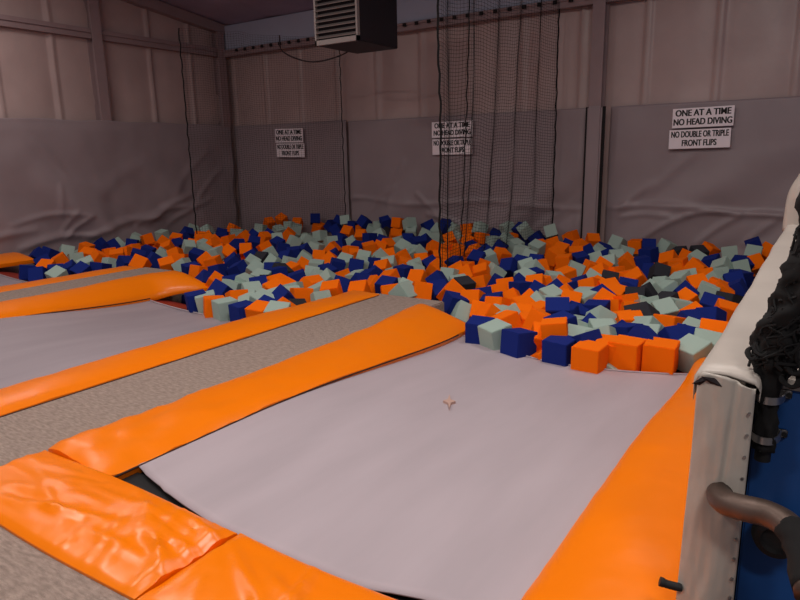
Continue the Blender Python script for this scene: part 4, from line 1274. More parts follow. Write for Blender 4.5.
b -830 8076 -23 -52 -9 157 200|dark blue foam cube beside the white capped barrier, middle rows, fourth blue from left
'''
REST = '''
o -11620 6780 -60 4 34 43 203
o -10810 6320 -70 24 -34 208 221
o -10610 6610 -60 12 9 -193 202
g -9800 5700 -80 33 29 -37 224
b -9658 5336 -91 37 -48 78 221
b -9652 5114 -99 -4 72 -33 218
g -11540 7370 -40 25 64 -182 202
b -10740 5520 -90 42 -39 -63 228
o -10570 7060 -50 30 -7 -146 199
o -10320 6740 -60 -29 -20 35 209
g -11880 8020 -30 7 53 69 200
o -10780 7840 -30 -57 67 94 200
b -11240 7490 -40 -20 -12 -77 207
g -9570 6920 -50 86 -4 -67 207
o -10880 8230 -20 -40 -22 -250 208
b -11030 8540 -10 56 11 -43 208
b -10200 7750 -30 -58 1 -147 207
o -9890 7870 -30 -24 -38 -104 210
o -10690 8670 -10 14 42 249 207
g -11770 9360 10 -42 37 -58 210
b -11440 8960 0 42 -70 270 205
o -8830 6720 -60 -16 5 60 211
g -9668 7919 -34 14 30 32 208
g -11340 9410 10 -53 -46 47 205
o -10360 8610 -10 83 51 -222 210
g -9170 7500 -40 29 -97 24 210
o -9970 8420 -20 -14 -76 131 201
o -9463 7941 -26 95 -69 22 201
o -11010 9850 20 -49 19 -8 200
g -10380 9360 10 6 -14 -196 199
o -8850 7630 -40 -33 -39 36 208
b -9700 9230 0 -61 44 -5 205
g -10470 10150 20 20 -10 -286 206
g -9770 9990 20 17 49 -20 202
g -10093 10673 41 -24 -5 21 204
o -10026 10860 86 -4 -76 -110 202
g -8870 9020 0 5 67 -64 200
b -9390 9350 10 -65 35 -16 209
b -7438 7923 -27 6 15 -74 207
g -7770 7680 -30 69 -108 -243 201
b -7940 7480 -40 45 -14 -104 200
g -7400 6930 -50 59 -37 189 202
b -6656 6621 -68 39 3 74 222
b -6544 5765 -88 -41 -9 85 223
o -5936 5988 -77 50 26 -273 226
g -5559 5150 -129 120 39 -256 225
g -5380 5362 -101 62 -26 77 222
k -6144 6079 -85 -17 -13 -27 226
b -5152 5008 -107 49 17 -9 218
g -6830 7180 -50 -31 9 -48 207
o -6471 7070 -50 67 58 75 202
g -5980 6700 -60 -24 -48 -76 200
o -6200 7860 -30 3 -16 26 203
g -5629 6449 -67 -42 53 -61 217
o -5434 6683 -61 12 -34 -16 204
g -5237 6758 -68 25 -19 -22 210
o -5442 5969 -75 -71 -21 -67 216
g -5435 5747 -75 -19 -25 42 225
g -5122 5875 -83 4 -42 75 222
k -5096 5670 -179 -67 42 212 228
k -4983 5287 -168 -19 -73 -13 222
g -5298 5570 -92 -7 -129 -53 217
b -4908 6047 -138 46 40 -192 219
g -4924 5750 -233 12 27 35 217
k -6435 6578 -59 -20 49 -12 225
o -4938 5040 -124 71 -60 8 219
b -9052 10860 75 -8 66 -3 200
b -8850 10860 163 -81 47 52 209
g -8646 10860 195 -49 -14 53 201
b -8434 10860 95 -6 16 -5 203
o -8222 10860 37 -8 -30 -25 203
b -7670 9490 10 -37 37 -26 202
b -7220 8880 -10 -16 -28 37 204
g -7300 9310 0 51 -18 -101 203
b -6780 8840 -10 19 13 28 209
g -7954 10834 39 18 39 56 208
g -7763 10860 118 4 24 -15 200
k -7584 10860 21 18 -37 -14 208
g -7310 10240 30 -53 38 174 199
b -6820 9660 10 32 25 173 207
o -6440 9016 -3 -30 40 34 206
o -6430 9227 -2 -66 -7 -182 211
o -6630 8420 -20 -19 -20 -41 210
o -6330 8160 -20 -12 -35 -83 206
o -5820 8380 -20 -50 -20 65 206
b -6580 7930 -30 23 -52 52 211
g -5744 7656 -48 25 -19 198 202
b -5543 7650 -23 -16 -5 -51 201
b -7392 8128 -23 -41 38 -290 208
o -7336 10860 36 -33 -4 -101 201
g -6934 10777 39 1 -48 203 208
g -6577 10707 40 -44 -7 -108 205
g -6383 10860 131 -14 -89 59 200
b -6470 9960 20 -42 -1 31 204
b -6036 9831 19 93 -58 220 200
g -6450 9570 10 10 -28 40 204
g -5708 8821 -12 31 0 -28 211
o -4960 8510 -10 -6 -36 222 200
o -5060 8130 -20 6 62 -76 201
o -5129 7791 -32 -17 -29 -246 210
g -4921 7749 -28 -7 31 -248 206
g -4967 7320 -51 1 -32 8 202
g -4705 7407 -47 99 -75 -6 201
b -5072 6973 -57 -72 64 -51 208
o -4188 7695 -29 -55 -38 224 199
g -5705 10432 29 -6 75 65 204
g -4480 6609 -89 -15 -10 -197 219
g -4213 6457 -64 35 54 172 219
g -3850 7070 -50 0 -12 62 204
b -5153 10860 65 12 40 31 209
b -4950 9530 10 37 -15 134 201
o -4777 10860 43 1 12 15 204
b -4495 10860 49 -17 41 -218 199
b -4646 10860 192 -4 67 -212 208
g -4810 10600 40 -13 65 -18 201
b -4510 9190 0 -52 -91 -159 207
g -3800 9240 0 -24 37 13 200
b -3650 8530 -10 39 16 -1 203
o -3970 8090 -20 -37 7 -76 206
g -3454 8318 -20 67 -26 72 206
o -3347 8496 -24 -29 17 228 204
o -4195 7900 -32 10 -6 1 204
b -3398 7226 -53 3 49 29 204
b -3151 7322 -40 -74 -30 -100 207
b -3159 7836 -35 11 11 -64 205
b -3255 6548 -73 -18 34 206 225
g -2765 5954 -100 -5 9 -10 217
o -2648 6532 -72 82 35 -67 216
o -2347 5739 -96 -143 15 59 218
g -2564 5765 -51 -32 -49 70 223
o -2049 5574 -166 45 -2 135 227
o -2279 5947 -112 1 -36 -294 220
g -2438 6572 -94 6 -2 186 218
o -3920 10500 30 -25 -30 65 203
o -3961 10110 16 -61 -18 -63 208
b -3580 10360 30 -26 36 0 201
o -3212 9635 15 29 -7 33 204
b -3126 9821 21 -79 99 22 201
b -2943 10152 13 -34 -36 -232 209
b -2723 9638 4 -17 -43 -48 209
g -2969 9945 21 7 56 9 204
b -3480 8710 -10 4 75 162 205
o -2580 8810 -10 112 54 21 210
o -2299 8436 -30 -4 -28 -42 210
o -2088 8287 -31 -9 -25 31 206
o -2674 7570 -44 -16 40 21 203
g -2444 7986 -31 -37 54 13 210
o -2277 7655 -53 24 -25 106 202
b -2610 7130 -50 60 66 -13 204
o -2415 6971 -54 35 -74 28 203
g -2257 7100 -64 14 -11 -20 200
b -2061 7059 -44 -27 -50 286 203
k -2283 6317 -99 -1 -18 24 221
b -2124 6095 -67 -2 -32 139 224
o -1625 6635 -88 -51 16 56 218
o -1611 6228 -98 14 -20 15 217
b -1759 5857 -94 44 64 128 215
g -1958 5946 -107 -10 -2 -32 217
g -1841 5652 -117 -51 -64 -13 228
b -1490 5847 -114 -50 -72 41 222
o -2100 5784 -146 -13 4 -263 221
g -1621 7012 -78 -41 -12 -64 205
b -1852 7447 -44 -19 44 40 203
o -2889 7466 -58 39 -10 -79 206
k -1850 10190 30 -37 17 257 199
o -1671 9932 20 -15 -39 -237 205
o -1280 8680 -10 -29 -15 52 208
g -1430 8530 -10 29 22 -279 208
g -1637 7588 -38 7 -76 45 211
o -1043 8118 -23 -9 31 -2 202
g -1130 8830 -10 -7 33 224 202
b -959 5911 -94 77 16 12 216
b -1323 6114 -176 63 34 -45 223
g -11900 6279 -460 -48 -8 272 212
g -7173 9543 -299 164 -150 -30 212
g -7261 9912 -323 -45 -149 -14 212
b -7194 10227 -295 -298 112 0 212
b -7220 10472 -322 -321 -157 0 212
b -7057 10652 -269 -3 180 0 212
g -7091 10860 -317 105 251 121 212
g -732 5888 -275 -133 -6 10 212
o -6078 5922 -236 11 -104 -266 212
g -6924 5660 -460 -170 3 158 212
o -7045 6112 -347 -262 -19 -16 212
b -10362 8119 -460 191 5 -195 212
o -6902 6340 -317 48 -153 -73 212
b -6987 6621 -366 173 147 2 212
b -6809 7040 -344 149 143 10 212
b -6867 7288 -323 315 159 0 212
b -6777 7596 -340 -150 -22 283 212
o -6772 7824 -298 -327 -18 -13 212
o -6975 8248 -294 -156 3 173 212
b -6906 8474 -248 155 5 -148 212
b -6886 8710 -460 -2 28 160 212
o -6900 9123 -278 -327 174 0 212
g -10459 8431 -460 -37 145 -123 212
g -6965 9323 -328 -298 190 40 212
g -6880 9560 -295 -175 -10 -301 212
o -6938 9825 -294 -336 -6 152 212
o -6963 10079 -314 -159 -119 0 212
o -6951 10318 -317 146 204 0 212
o -6850 10572 -276 -217 -190 -56 212
o -6817 10835 -275 -2 177 0 212
o -6398 5630 -296 16 -2 -202 212
o -6520 5561 -460 216 185 0 212
g -6673 5879 -309 -312 26 -103 212
o -10433 8819 -460 184 41 14 212
b -6671 6151 -292 205 166 26 212
g -6657 6443 -319 -76 140 -87 212
k -6653 6758 -323 286 -166 0 212
o -6589 7057 -253 -136 -11 -304 212
o -6530 7317 -353 -61 158 -226 212
b -6475 7578 -287 17 157 -139 212
o -6516 7875 -273 132 -81 -148 212
b -6556 8273 -297 236 159 -9 212
k -6605 8478 -249 -337 0 20 212
b -6590 8731 -245 124 -41 154 212
g -10388 9047 -460 -161 -77 -147 212
o -6720 8984 -288 -141 175 -11 212
b -6693 9327 -322 -167 -120 68 212
o -6683 9647 -275 162 -15 11 212
g -6686 9863 -282 7 143 0 212
o -6648 10153 -366 -201 38 -131 212
g -6505 10499 -319 323 -165 0 212
o -6604 10860 -247 -54 -155 -45 212
g -6708 5669 -460 322 -177 0 212
g -6237 5181 -280 30 -146 -268 212
b -6176 5533 -319 65 -120 56 212
b -10505 9370 -460 18 -52 -296 212
b -6257 5822 -305 122 142 -47 212
b -6428 6100 -345 246 48 -46 212
k -6258 6382 -294 221 -190 -58 212
o -6278 6697 -254 -141 33 134 212
o -6356 6924 -314 34 171 15 212
o -6317 7259 -260 -35 155 -46 212
b -6234 7564 -280 -16 -158 144 212
b -6187 7883 -319 36 -184 -41 212
g -6275 8158 -247 -87 132 0 212
o -6361 8443 -460 -57 -163 206 212
g -10458 9637 -460 -5 149 0 212
g -6272 8627 -313 -129 152 128 212
g -6233 8906 -323 -13 326 -143 212
g -6349 9174 -354 -193 62 142 212
o -6405 9513 -355 -129 -3 -176 212
b -6408 9762 -368 64 212 -137 212
k -6409 10098 -304 195 14 168 212
o -6284 10361 -263 150 122 -38 212
g -6388 10860 -243 24 149 159 212
b -5909 4874 -300 171 -184 111 212
g -5985 5367 -460 243 158 0 212
g -10504 9873 -460 -140 160 146 212
o -5964 5781 -354 19 30 -142 212
g -6082 6132 -317 -310 29 -6 212
b -5995 6356 -314 178 -187 -52 212
o -6063 6681 -273 -85 -159 71 212
b -6141 6996 -312 227 -144 60 212
b -6070 7302 -284 139 -24 43 212
o -5993 7631 -296 180 -163 0 212
o -5922 7925 -292 197 -19 -170 212
b -6008 8173 -249 -5 -109 138 212
b -5964 8490 -274 -38 -35 46 212
g -10512 10126 -460 -154 -18 136 212
b -5949 8728 -324 -21 -133 -102 212
b -5890 9018 -350 -240 12 149 212
g -6070 9251 -272 1 -176 -296 212
g -5988 9451 -280 278 163 0 212
o -5954 9705 -302 0 13 160 212
g -5965 9945 -349 46 150 -252 212
g -5902 10213 -380 -243 -73 109 212
g -6244 10714 -311 -6 163 -281 212
b -5871 10772 -343 -281 -11 93 212
b -5400 4994 -291 -314 73 -53 212
b -10341 10333 -460 -36 -149 3 212
b -5646 5107 -427 90 74 -163 212
g -5789 5672 -285 -167 -142 80 212
g -5731 5948 -289 -170 -31 -312 212
o -5686 6243 -336 -27 -10 -307 212
g -5703 6449 -273 -274 -16 10 212
b -5745 6665 -268 280 182 -8 212
g -5772 6939 -460 -29 -249 69 212
o -5783 7371 -460 -37 288 -145 212
g -5682 7919 -280 -146 4 -21 212
b -5643 8220 -331 92 -162 -39 212
b -10525 10702 -460 73 -189 -32 212
o -11900 10061 -460 -14 345 30 212
g -5675 8629 -288 -130 132 -140 212
o -5628 8904 -346 33 -151 -229 212
o -5621 9232 -329 136 171 0 212
b -5636 9530 -460 354 -12 144 212
b -5737 9823 -460 7 3 299 212
k -5569 10131 -309 -13 122 -7 212
o -5596 10357 -247 147 4 151 212
o -5594 10569 -290 -337 12 148 212
o -5569 10860 -298 93 -210 158 212
o -5300 5239 -302 139 -24 108 212
o -10378 10860 -444 243 -46 70 212
o -5558 5526 -304 -317 -10 107 212
o -5518 5970 -317 21 8 5 212
o -5472 6234 -305 -166 158 -136 212
g -5397 6490 -331 -84 171 -212 212
o -5337 6756 -331 196 31 157 212
o -5423 7057 -307 14 -19 -155 212
g -5515 7253 -299 -172 -9 153 212
o -5427 7547 -298 -147 -1 -1 212
b -5343 7829 -247 -5 327 -119 212
o -5390 8034 -297 16 -332 30 212
g -10085 6084 -460 -70 168 0 212
g -5450 8353 -351 203 -167 0 212
b -5461 8715 -265 8 -30 -10 212
g -5376 8954 -319 -175 6 305 212
b -5382 9189 -305 -76 -149 -249 212
b -5399 9545 -441 -17 100 -176 212
o -5349 9890 -323 297 166 0 212
o -5287 10142 -348 -154 -22 1 212
o -5258 10392 -305 -355 7 142 212
b -5271 10605 -345 295 5 145 212
b -5253 10860 -317 13 180 131 212
o -10210 6402 -460 5 -20 -158 212
o -4900 5306 -379 -16 285 133 212
g -5348 5482 -284 -166 31 129 212
b -5291 5716 -294 308 148 -27 212
o -5249 6000 -358 -92 -154 233 212
g -5215 6291 -294 -90 145 0 212
o -5063 6541 -232 231 -101 82 212
g -5111 6814 -308 18 -2 10 212
g -5179 7100 -256 313 -4 -142 212
o -5226 7311 -307 -29 17 -299 212
b -5012 7743 -332 211 -129 -19 212
o -10064 6693 -460 -153 20 -196 212
g -5150 7939 -267 242 156 -48 212
b -5198 8150 -265 -151 -4 189 212
b -5238 8378 -316 -66 139 0 212
b -5216 8681 -276 10 -17 -186 212
b -5152 8978 -265 130 -17 148 212
o -5199 9367 -304 -155 -33 -307 212
o -5033 9655 -298 -166 150 0 212
o -5051 9864 -347 -270 -167 -55 212
o -5057 10085 -341 -214 -16 311 212
o -5038 10365 -306 23 26 307 212
g -10068 6924 -460 -15 180 298 212
b -5022 10581 -297 15 -5 -169 212
o -5042 10860 -269 135 -10 291 212
b -4422 6050 -190 -12 0 47 212
g -5085 5616 -427 42 -344 26 212
o -5109 6111 -236 -9 59 -158 212
b -4718 6106 -313 7 -334 -1 212
g -4822 6376 -306 58 -135 106 212
b -4800 6658 -290 -181 6 135 212
o -4883 6912 -299 136 -1 -223 212
b -4863 7141 -460 -44 152 143 212
b -9969 7219 -460 314 -8 -104 212
o -4713 7637 -307 140 49 188 212
b -4774 7973 -334 -297 -192 0 212
o -4959 8166 -327 -12 325 6 212
b -4957 8564 -347 -173 19 -52 212
o -4700 8811 -387 -52 -16 -166 212
g -4952 9049 -303 -6 -9 11 212
o -4985 9335 -294 -172 38 164 212
b -4855 9531 -340 322 151 0 212
b -4842 9900 -305 -119 166 -127 212
b -4840 10126 -301 23 -139 0 212
o -10048 7571 -460 -90 -16 123 212
g -4815 10397 -284 153 -155 -37 212
g -4812 10611 -255 85 -151 -224 212
o -4673 10860 -460 9 -11 -67 212
o -4511 6091 -383 55 -218 96 212
b -4555 6453 -421 -269 19 26 212
o -4574 6817 -315 219 -135 -52 212
b -4587 7121 -346 -8 20 -300 212
g -4405 7493 -335 10 -24 155 212
b -4461 7965 -318 -46 277 -149 212
g -4507 8190 -253 2 14 202 212
o -10134 8695 -460 149 -8 -15 212
b -4520 8560 -305 91 153 0 212
g -4407 8812 -307 128 -149 0 212
g -4558 9013 -460 335 -39 -11 212
o -4652 9259 -387 12 -222 -2 212
b -4599 9492 -350 71 182 92 212
o -4612 9756 -330 9 40 -159 212
o -4565 10018 -314 165 -167 0 212
o -4635 10254 -320 -111 168 203 212
o -4613 10467 -252 16 -163 130 212
g -4430 10860 -359 -149 111 -156 212
o -10094 8907 -460 14 -21 -16 212
b -4090 6102 -460 149 -4 124 212
b -4013 6760 -334 -139 5 -273 212
k -4246 6982 -460 -21 260 24 212
o -4137 7359 -301 162 -5 294 212
g -4152 7575 -304 160 2 150 212
o -4192 7856 -303 274 -169 26 212
o -4100 8108 -324 -181 -128 0 212
b -4255 8419 -262 151 -17 150 212
b -4102 8710 -327 -173 3 121 212
o -4118 9116 -339 -216 11 -144 212
b -10111 9352 -460 147 12 158 212
o -11900 10462 -460 -20 -142 0 212
g -4194 9357 -456 -11 69 307 212
g -4358 9551 -308 110 148 -175 212
b -4287 9844 -393 5 -102 185 212
g -4351 10072 -322 134 5 5 212
o -4388 10286 -319 146 -118 0 212
b -4384 10553 -324 158 -28 4 212
o -4076 10769 -293 -331 -26 -86 212
o -3842 6092 -460 136 0 144 212
g -3947 6466 -284 -18 15 -164 212
g -3801 7039 -346 133 5 310 212
g -10237 9586 -460 -31 -164 148 212
g -3925 7367 -339 -50 148 -65 212
b -3870 7607 -309 -113 159 162 212
g -3878 7852 -426 -119 -226 -11 212
o -3854 8065 -339 -197 146 -40 212
g -3951 8415 -273 58 195 238 212
o -3868 8697 -246 -55 131 232 212
o -3819 8943 -326 -59 -22 -154 212
b -3809 9195 -339 -17 -275 -145 212
o -3936 9539 -407 -86 -50 177 212
b -4045 9723 -376 77 -109 -172 212
o -10179 9795 -460 162 -164 0 212
g -4082 10052 -311 -187 210 -19 212
o -3925 10157 -460 -180 -6 -4 212
g -4068 10267 -336 142 37 -146 212
b -3812 10571 -355 -199 151 0 212
b -3586 6076 -460 -243 29 -160 212
o -3639 6511 -395 -128 72 -148 212
g -3585 7027 -344 -336 18 -4 212
o -3699 7362 -319 -70 173 211 212
o -3626 7581 -288 -137 -8 138 212
g -3541 7783 -289 22 -184 -38 212
b -10175 10071 -460 -325 -6 -10 212
g -3569 8263 -342 115 10 67 212
b -3730 8477 -255 151 -12 187 212
o -3601 8775 -268 -70 165 -16 212
b -3554 8984 -294 -171 22 -145 212
g -3576 9202 -329 154 -3 25 212
o -3642 9506 -295 -41 186 150 212
o -3730 9791 -313 121 -149 -74 212
o -3727 10096 -323 48 139 200 212
g -3552 10382 -281 25 -321 -8 212
b -3570 10648 -343 180 17 -10 212
o -10050 10327 -460 154 37 143 212
o -3379 6197 -293 85 -190 68 212
g -3384 6566 -254 244 159 -57 212
o -3220 6886 -458 81 17 -159 212
b -3427 7316 -399 -73 29 312 212
b -3396 7625 -318 12 19 299 212
b -3220 7887 -376 156 -106 20 212
o -3194 8184 -379 16 134 -308 212
o -3435 8416 -268 217 26 -247 212
o -3288 8709 -285 242 -188 27 212
o -3296 9016 -288 217 164 46 212
g -10181 10645 -460 -58 182 -46 212
o -3344 9320 -262 289 189 0 212
g -3461 9726 -342 9 21 158 212
g -3404 10057 -256 -142 -3 -203 212
k -3221 10294 -322 -165 44 175 212
o -3336 10543 -273 154 -7 -146 212
g -3398 10751 -263 -308 14 11 212
o -3173 6312 -284 -167 37 -313 212
g -3024 6611 -251 -105 185 -70 212
b -2914 6896 -335 143 -25 305 212
o -3131 7360 -401 -258 35 153 212
b -10162 10860 -460 -1 -157 160 212
o -3079 7647 -288 -20 -313 129 212
o -2836 8180 -312 231 -158 37 212
k -3078 8653 -319 56 324 136 212
b -3026 9053 -296 7 182 9 212
b -3213 9581 -324 139 -135 -18 212
b -3231 9928 -277 11 -6 -170 212
k -2917 10236 -338 -181 0 -314 212
b -3094 10569 -295 -154 -26 -184 212
g -3210 10855 -289 53 -144 -198 212
g -3003 10860 -229 156 149 157 212
b -9778 6036 -460 168 -161 0 212
g -2640 5444 -300 64 213 -171 212
b -2883 5811 -262 15 -23 307 212
o -2940 6178 -353 294 -68 -77 212
g -2629 6510 -312 55 151 -248 212
g -2676 6768 -297 -204 -167 28 212
g -2653 7052 -315 3 319 147 212
o -2779 7290 -301 40 7 296 212
g -2833 7499 -311 -163 6 293 212
o -2716 7774 -284 37 -303 144 212
g -2662 8051 -308 168 -184 71 212
o -9929 6346 -460 -254 159 0 212
g -2836 8445 -360 153 69 -7 212
b -2764 8685 -327 -17 166 0 212
g -2733 8959 -313 -165 -9 -176 212
b -2838 9241 -299 12 336 8 212
b -2795 9610 -252 -165 8 -175 212
b -2715 9857 -359 144 -108 -10 212
g -2653 10207 -314 140 15 301 212
b -2591 10425 -258 -140 -150 -7 212
o -2820 10764 -293 -151 17 -6 212
o -2178 5305 -276 201 26 -189 212
b -9754 6839 -460 -17 -10 177 212
o -2336 5581 -280 111 -12 16 212
g -2522 5945 -320 13 16 -288 212
g -2508 6204 -299 -5 -19 -155 212
g -2413 6492 -313 -12 -42 10 212
o -2448 6830 -369 177 -19 -171 212
b -2438 7035 -300 -9 32 144 212
o -2510 7288 -309 164 -30 -164 212
b -2423 7515 -287 67 151 -252 212
o -2435 7999 -347 283 24 -40 212
b -2507 8471 -305 114 -167 -41 212
b -9656 7117 -460 -126 153 0 212
b -11900 10860 -460 13 -14 232 212
g -2464 8920 -278 13 126 -88 212
o -2565 9172 -315 178 -16 -8 212
o -2547 9449 -310 57 -47 209 212
g -2393 9903 -290 15 0 -1 212
b -2263 10207 -332 -301 -160 0 212
b -2364 10447 -337 -178 15 -17 212
o -2585 10765 -321 181 26 -153 212
b -2308 10860 -294 26 11 249 212
g -1843 5360 -300 163 -87 -193 212
b -2156 5705 -345 -121 -71 -169 212
o -9720 7460 -460 -295 170 -47 212
g -2278 6028 -317 173 -1 -156 212
g -2222 6248 -338 -124 -285 9 212
b -2190 6608 -345 -8 -84 167 212
g -2078 6853 -332 35 176 -144 212
g -2099 7065 -414 -75 6 143 212
g -2137 7336 -269 -54 157 -221 212
b -1984 7517 -321 149 14 -201 212
o -2103 7980 -333 -286 -2 108 212
o -2232 8240 -278 343 13 6 212
b -2240 8515 -309 141 180 -10 212
g -9928 7787 -460 150 -39 -251 212
b -2355 8732 -420 158 76 6 212
g -2225 8993 -266 -165 18 -224 212
b -2334 9282 -303 301 30 19 212
g -2353 9692 -321 127 7 5 212
g -2111 9948 -308 -127 186 -147 212
o -2242 10624 -311 107 -160 202 212
o -1987 5207 -251 -50 -25 125 212
b -1496 6202 -282 20 5 312 212
o -2011 5977 -323 99 30 294 212
g -1945 6266 -310 285 -13 -20 212
b -10052 8368 -460 197 -158 21 212
o -1935 6566 -307 -30 160 -241 212
b -1830 6832 -308 -193 9 288 212
g -1753 7034 -320 48 -180 -229 212
o -1852 7226 -300 12 -15 -7 212
o -1916 7766 -316 -25 -138 104 212
o -1836 8114 -460 77 -249 -132 212
b -1864 8526 -460 79 -239 -73 212
k -1971 8846 -334 23 10 159 212
g -1772 9075 -325 79 -137 -211 212
b -2027 9262 -369 162 84 19 212
b -9866 8807 -460 179 20 -148 212
o -2046 9527 -404 1 -285 1 212
o -1944 9763 -304 132 -9 -166 212
g -1885 10068 -317 251 -180 72 212
o -1818 10328 -294 323 -160 0 212
o -1948 10521 -303 -68 129 -79 212
o -1668 10860 -460 -232 60 70 212
g -1403 5239 -284 -160 48 -14 212
b -1522 5661 -262 -210 -259 -29 212
b -1673 5823 -291 -7 0 78 212
g -1723 6095 -299 96 -137 187 212
b -9857 9106 -460 -339 -56 -149 212
o -1735 6402 -301 -90 -173 86 212
b -1593 6688 -392 -46 -49 154 212
o -1537 7046 -322 -100 138 -110 212
b -1637 7233 -280 7 146 -16 212
o -1716 7485 -311 -296 171 0 212
b -1630 7956 -318 98 -95 -122 212
b -1423 8189 -314 111 -151 169 212
g -1527 8479 -356 231 -143 -24 212
b -1605 8752 -271 33 -148 140 212
b -1441 9077 -297 -181 13 275 212
b -9875 9356 -460 113 135 112 212
o -1430 9339 -315 152 18 3 212
b -1648 9751 -406 -83 48 129 212
g -1533 10277 -334 199 3 299 212
o -1646 10548 -308 -168 1 142 212
o -1515 10787 -266 77 15 187 212
o -720 5547 -283 157 -7 314 212
g -1260 5586 -270 -217 -12 232 212
g -1342 5923 -328 -26 7 296 212
g -1252 6160 -381 124 172 209 212
o -1131 6408 -339 -6 -304 145 212
o -9911 9577 -460 -155 -9 -313 212
o -1324 7047 -289 341 -150 0 212
o -1332 7276 -280 -113 165 -229 212
k -1146 7511 -287 164 144 13 212
b -1328 7966 -272 -26 165 -188 212
g -1117 8178 -346 -171 -3 168 212
g -1270 8386 -281 169 -7 -146 212
g -1356 8841 -303 -202 151 93 212
b -1214 9004 -299 -136 -180 -11 212
g -1101 9281 -319 282 145 0 212
o -1230 9468 -298 -164 -43 -299 212
o -9891 9845 -460 2 211 -147 212
o -1265 9743 -345 -134 157 54 212
o -1078 10000 -270 -47 -14 -211 212
o -1306 10164 -343 -119 146 0 212
o -1303 10555 -359 -103 -98 50 212
g -1303 10860 -275 173 29 -290 212
o -1086 5354 -323 -38 -101 -310 212
b -1080 5899 -280 -27 15 -3 212
b -966 6129 -321 23 -179 -181 212
o -842 6427 -314 -150 6 -70 212
g -1024 6730 -424 17 247 155 212
b -9767 10148 -460 -29 1 294 212
o -1038 7030 -297 214 171 69 212
o -1081 7259 -286 -133 48 162 212
g -886 7688 -460 -251 58 2 212
b -935 7983 -340 -8 288 -136 212
o -865 8216 -257 -24 135 183 212
g -945 8413 -298 -8 -183 0 212
o -1012 8765 -460 20 -4 -289 212
b -979 8998 -269 -12 -16 -242 212
b -789 9330 -307 141 10 188 212
b -893 9632 -290 146 -15 -169 212
b -9779 10419 -460 -190 188 0 212
o -11751 6123 -460 -148 -29 -195 212
b -865 9846 -287 11 298 129 212
o -818 10057 -361 -143 122 153 212
g -1076 10332 -340 153 8 17 212
o -988 10531 -291 -65 114 66 212
g -553 5654 -198 -6 -296 -9 212
b -480 5811 -460 165 -127 160 212
b -853 5846 -460 -27 282 -125 212
g -591 6345 -314 -144 8 -269 212
o -502 6598 -355 -209 -170 -65 212
b -577 6866 -303 13 -327 34 212
o -9864 10668 -460 114 -155 0 212
g -460 7251 -330 151 177 -1 212
g -480 7482 -365 -64 -137 215 212
o -484 7756 -359 36 -294 -1 212
b -725 8016 -296 -60 140 -61 212
g -664 8242 -357 144 10 181 212
o -732 8450 -312 18 -140 -120 212
b -466 8741 -352 -21 167 -18 212
b -539 9052 -252 12 -149 74 212
b -476 9489 -460 155 5 0 212
g -510 9758 -368 62 214 67 212
b -9766 10860 -460 -138 -3 280 212
b -515 10053 -436 296 19 -157 212
o -635 10344 -303 22 -162 -222 212
g -580 10553 -293 3 -8 -30 212
k -460 10803 -291 306 -3 -3 212
o -9459 6094 -460 175 -146 64 212
b -9516 6435 -460 183 209 0 212
b -9522 6728 -460 -212 137 0 212
g -9438 7159 -460 78 -166 251 212
g -9480 7634 -460 -14 -332 151 212
g -9637 7891 -460 5 -143 29 212
o -9581 8151 -460 33 -136 0 212
b -9563 8394 -460 114 -145 42 212
o -11900 6495 -460 -164 -30 283 212
b -9621 8690 -460 -234 -172 32 212
o -9570 9030 -460 4 -8 153 212
b -9557 9332 -460 -26 162 0 212
g -9672 9573 -460 53 -114 0 212
o -9491 9888 -460 306 20 -135 212
b -9530 10158 -460 -41 -151 0 212
b -9538 10444 -460 -10 191 2 212
g -9562 10659 -460 -180 191 0 212
b -9484 10860 -460 213 156 -97 212
g -9155 6198 -460 -322 -3 146 212
k -11707 6829 -460 -50 -162 29 212
o -9280 6458 -460 -318 34 -152 212
g -9302 6730 -460 -25 -330 -150 212
g -9246 6952 -460 -78 -144 41 212
g -9207 7165 -460 6 335 141 212
b -9201 7431 -460 0 187 294 212
b -9286 7831 -460 -116 164 -107 212
b -9220 8133 -460 -149 23 -295 212
o -9196 8417 -460 10 -158 4 212
g -9171 8675 -460 195 -3 -291 212
o -9108 8904 -460 -314 -149 6 212
o -11715 7116 -460 -28 -206 -221 212
g -9227 9341 -460 329 30 36 212
b -9363 9645 -460 102 114 0 212
b -9136 9874 -460 -154 10 61 212
g -9234 10076 -460 110 169 0 212
o -9300 10391 -460 156 131 0 212
o -9332 10670 -460 -171 159 0 212
g -9228 10860 -460 -157 -145 0 212
b -8926 6104 -460 -19 288 139 212
b -9007 6397 -460 41 136 -157 212
b -9046 6617 -460 -34 -151 0 212
g -11900 7294 -460 135 173 33 212
o -9024 7050 -460 -169 -29 298 212
k -8971 7259 -460 130 -134 0 212
o -8959 7880 -460 -153 5 -158 212
o -8910 8180 -460 -196 169 20 212
o -8967 8467 -460 -149 2 -275 212
b -8944 8721 -460 -36 -136 -303 212
o -8862 9009 -460 160 81 -145 212
o -8859 9389 -460 149 1 -6 212
o -8959 9661 -460 -54 167 166 212
g -8944 9974 -460 -180 136 -90 212
o -11732 7647 -460 137 165 -147 212
g -9028 10280 -460 -154 2 43 212
g -9064 10508 -460 181 -171 0 212
b -9058 10726 -460 308 122 0 212
b -8888 10860 -460 11 320 114 212
o -8728 6016 -460 -150 -126 -49 212
o -8603 6358 -460 -62 -174 29 212
o -8624 6766 -460 -84 163 130 212
o -8573 7026 -460 122 6 33 212
b -8754 7274 -460 74 -121 68 212
o -8684 7502 -460 -145 144 0 212
b -11696 8136 -460 203 -12 139 212
g -11900 6710 -460 29 54 285 212
g -8669 7787 -460 11 191 -266 212
g -8666 8219 -460 214 -145 0 212
g -8643 8476 -460 11 -143 0 212
o -8612 9018 -460 -29 145 -3 212
b -8698 9587 -460 326 -181 0 212
o -8655 9811 -460 282 -157 0 212
